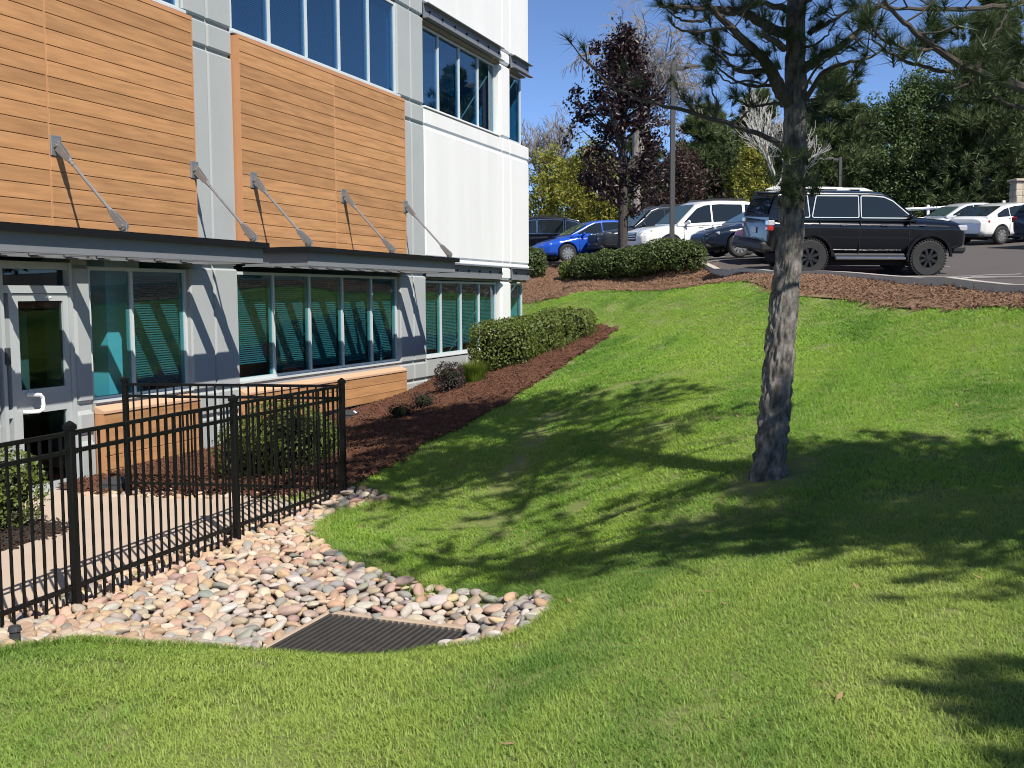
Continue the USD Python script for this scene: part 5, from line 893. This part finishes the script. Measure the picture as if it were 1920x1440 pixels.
# the black off-road car in front
ST = [(-2.37, .88, .62, 1.14), (-2.34, .935, .56, 1.27), (-2.2, .955, .48, 1.32), (-1.37, .965, .46, 1.325), (0, .965, .45, 1.31), (.95, .965, .46, 1.30), (1.25, .96, .46, 1.30), (1.85, .95, .50, 1.275), (2.1, .93, .54, 1.25), (2.24, .88, .56, 1.20), (2.33, .79, .60, 1.08), (2.37, .68, .66, .96)]
CB = [(-2.35, 1.31), (-2.31, 1.43), (-2.21, 1.71), (-2.12, 1.84), (-1.7, 1.885), (.0, 1.89), (.32, 1.87), (.52, 1.79), (1.10, 1.32)]
arch = lambda wx: ('fender_flare', BLACKP, both(lambda s: (ycyl(.545, .05, wx, s * .965, .44) - ycyl(.485, .3, wx, s * .95, .44) - m3.Manifold.cube([2, 3, 1], True).translate([wx, 0, -.04]))))
make_car('black off-road car with white roof rails parked broadside by the kerb', 8.0, 24.6, 5, ST, CB, 1.30, .90, .25, BLACKP, (1.42, -1.37, .94, .42, .28, .225, BLACKRIM, 8), [(-2.08, -1.42, .08, -.10), (-1.34, -.28, .22, 0), (-.20, 1.0, 0, 0)],
    dict(ws=(.50, 1.08), rw=(-2.14, -2.33), trim=ALU, head=.10, extra=[mirrors(.88, 1.36, .90, BLACKP), handles((-.62, .32), 1.16, .955, CHROME), seams((-1.18, -.24, .92), .52, 1.26, .957), arch(1.42), arch(-1.37),
        ('roof_rail', HANDLE, both(lambda s: hull(*[(x, s * y, z) for x, z in ((-1.95, 1.90), (-1.75, 1.975), (-.1, 1.975), (.12, 1.905)) for y in (.62, .68)]) - m3.Manifold.cube([1.4, 3, .06], True).translate([-.9, 0, 1.91]))), ('running_board', CHROME, both(lambda s: boxm(-.80, .86, s * .90, s * 1.04, .39, .45, .02))),
        ('side_sill', BLACKTRIM, both(lambda s: boxm(-.82, .87, s * .86, s * .955, .42, .52, .03))), ('front_bumper', BLACKTRIM, [boxm(2.0, 2.36, -.86, .86, .52, .72, .06)]), ('grille', BLACKTRIM, [boxm(2.30, 2.375, -.52, .52, .78, .98, .02)]), ('head_lamp', LAMPGLASS, both(lambda s: boxm(2.08, 2.32, s * .60, s * .90, 1.03, 1.17, .03))),
        ('tail_lamp', REDLAMP, both(lambda s: boxm(-2.385, -2.22, s * .76, s * .952, 1.0, 1.12, .03))), ('reverse_lamp', LAMPGLASS, both(lambda s: boxm(-2.38, -2.22, s * .76, s * .95, 1.125, 1.25, .02))), ('rear_bumper', BLACKTRIM, [boxm(-2.50, -2.2, -.88, .88, .55, .76, .05)]), ('number_plate', PLATE, [boxm(-2.395, -2.375, -.16, .16, .92, 1.06, .004)]), ('spoiler', BLACKP, [boxm(-2.24, -1.9, -.66, .66, 1.825, 1.855, .012)]), ('badge', CHROME, both(lambda s: boxm(1.14, 1.28, s * .955, s * .968, 1.15, 1.175, .004))), ('mud_flap', BLACKTRIM, both(lambda s: boxm(.93, .95, s * .74, s * .96, .34, .58, .004)))]))

SED = [(-2.40, .60, .56, .84), (-2.34, .80, .42, .98), (-2.15, .885, .30, 1.05), (-1.6, .91, .26, 1.05), (-.6, .915, .24, 1.0), (.7, .915, .24, .98), (1.05, .905, .24, .985), (1.7, .89, .25, .90), (2.1, .83, .28, .80), (2.3, .72, .34, .70), (2.38, .56, .40, .62)]
SCAB = [(-2.05, 1.03), (-1.75, 1.14), (-1.15, 1.38), (-.6, 1.465), (-.1, 1.48), (.25, 1.45), (.55, 1.34), (1.25, .985)]
SWH = (1.42, -1.38, .90, .335, .22, .225, ALLOY, 10); SW = [(-1.55, -.92, .1, 0), (-.88, -.05, 0, 0), (.0, 1.05, 0, 0)]
def sedan_extra(paintm, trim=None): return [mirrors(.78, 1.0, .86, paintm), handles((-.62, .35), .86, .905, CHROME if trim else paintm), seams((-.98, -.04, .95), .34, .95, .905), ('head_lamp', LAMPGLASS, both(lambda s: hull(*[(2.02, s * .84, .66), (2.02, s * .84, .75), (2.30, s * .60, .60), (2.32, s * .58, .68), (1.95, s * .78, .73), (2.25, s * .5, .66)]))), ('grille', BLACKTRIM, [boxm(2.30, 2.40, -.46, .46, .40, .60, .02)]), ('tail_lamp', REDLAMP, both(lambda s: hull(*[(-2.30, s * .80, .80), (-2.28, s * .80, .92), (-1.98, s * .90, .92), (-2.0, s * .905, .84), (-2.37, s * .45, .86), (-2.36, s * .45, .92)]))), ('rear_bumper', BLACKTRIM, [boxm(-2.40, -2.1, -.78, .78, .30, .44, .04)]), ('front_bumper', BLACKTRIM, [boxm(2.1, 2.38, -.70, .70, .30, .40, .03)]), ('number_plate', PLATE, [boxm(-2.415, -2.385, -.16, .16, .66, .79, .004)])]
def sedan(label, x, y, rz, p, trim=CHROME, sx=1.0, name='parked_car', dz=0.0):
    return make_car(label, x, y, rz, SED, SCAB, .98, .84, .30, p, SWH, SW, dict(ws=(.54, 1.22), rw=(-1.15, -1.98), trim=trim, head=.09, extra=sedan_extra(p, trim)), name, dz=dz)
SUVS = [(-2.34, .70, .60, 1.0), (-2.30, .86, .46, 1.12), (-2.1, .935, .38, 1.14), (-1.4, .95, .34, 1.12), (0, .95, .32, 1.08), (.9, .945, .33, 1.07), (1.3, .935, .34, 1.09), (1.9, .92, .36, 1.03), (2.2, .85, .40, .95), (2.33, .74, .46, .86), (2.38, .60, .52, .80)]
SUVC = [(-2.28, 1.12), (-2.15, 1.34), (-1.85, 1.64), (-1.4, 1.74), (-.4, 1.79), (.1, 1.77), (.40, 1.68), (1.10, 1.10)]
def suv(label, x, y, rz, p, trim=CHROME, dz=0.0, grille=CHROME):
    ex = [mirrors(.80, 1.14, .90, p), handles((-.66, .32), .98, .94, p), seams((-1.05, -.1, .92), .42, 1.02, .94), ('head_lamp', LAMPGLASS, both(lambda s: hull(*[(2.0, s * .87, .84), (2.0, s * .87, .95), (2.28, s * .62, .78), (2.28, s * .62, .90), (2.1, s * .6, .93)]))), ('grille_frame', grille, [boxm(2.30, 2.40, -.44, .44, .62, .90, .03)]), ('grille', BLACKTRIM, [boxm(2.38, 2.415, -.40, .40, .65 + .075 * k, .69 + .075 * k, .006) for k in range(3)]), ('tail_lamp', REDLAMP, both(lambda s: boxm(-2.32, -2.10, s * .68, s * .935, .90, 1.08, .03))), ('number_plate', PLATE, [boxm(-2.36, -2.335, -.18, .18, .80, .94, .004)]), ('roof_rail', BLACKTRIM, both(lambda s: hull(*[(xx_, s * yy, zz) for xx_, zz in ((-1.5, 1.78), (-1.4, 1.83), (-.1, 1.86), (.05, 1.80)) for yy in (.60, .63)]))), ('bumper', BLACKTRIM, [boxm(2.05, 2.38, -.74, .74, .38, .50, .04), boxm(-2.38, -2.05, -.8, .8, .38, .52, .04)])]
    return make_car(label, x, y, rz, SUVS, SUVC, 1.08, .88, .20, p, (1.40, -1.38, .92, .365, .24, .24, ALLOY, 5), [(-1.95, -1.30, .12, -.05), (-1.22, -.14, 0, 0), (-.08, .95, 0, 0)], dict(ws=(.40, 1.08), rw=(-1.85, -2.2), trim=trim, head=.12, extra=ex), dz=dz)
sedan('dark red car mostly hidden behind the black off-road car', 8.35, 27.7, 187, REDP, None)
sedan('black sedan facing the hedge between the white car and the off-road car', 7.75, 30.9, 191, NAVYP, None)
suv('white sport utility car with slatted grille behind the lamp post', 6.15, 34.4, 197, WHITEP, None)
suv('dark car with sloping windscreen between the blue car and the white one', 5.25, 38.2, 196, GREYP, None, grille=BLACKTRIM)
sedan('bright blue sedan parked behind the hedge', 3.2, 39.6, 197, BLUEP, None)
suv('black sport utility car at the building corner, far left of the row', .95, 44.6, 182, BLACKP, CHROME)
sedan('white sedan seen from behind with red tail lamps at the right edge', 19.1, 40.1, 24, WHITEP, None)
sedan('pale silver car half hidden behind the white sedan', 19.0, 44.0, 190, SILVERP, None)
suv('dark navy car cut off by the right picture edge', 19.7, 36.0, 22, NAVYP, None)
suv('dark car far right of the parking lot outside the stalls', 24.5, 38.5, 95, GREYP, None)
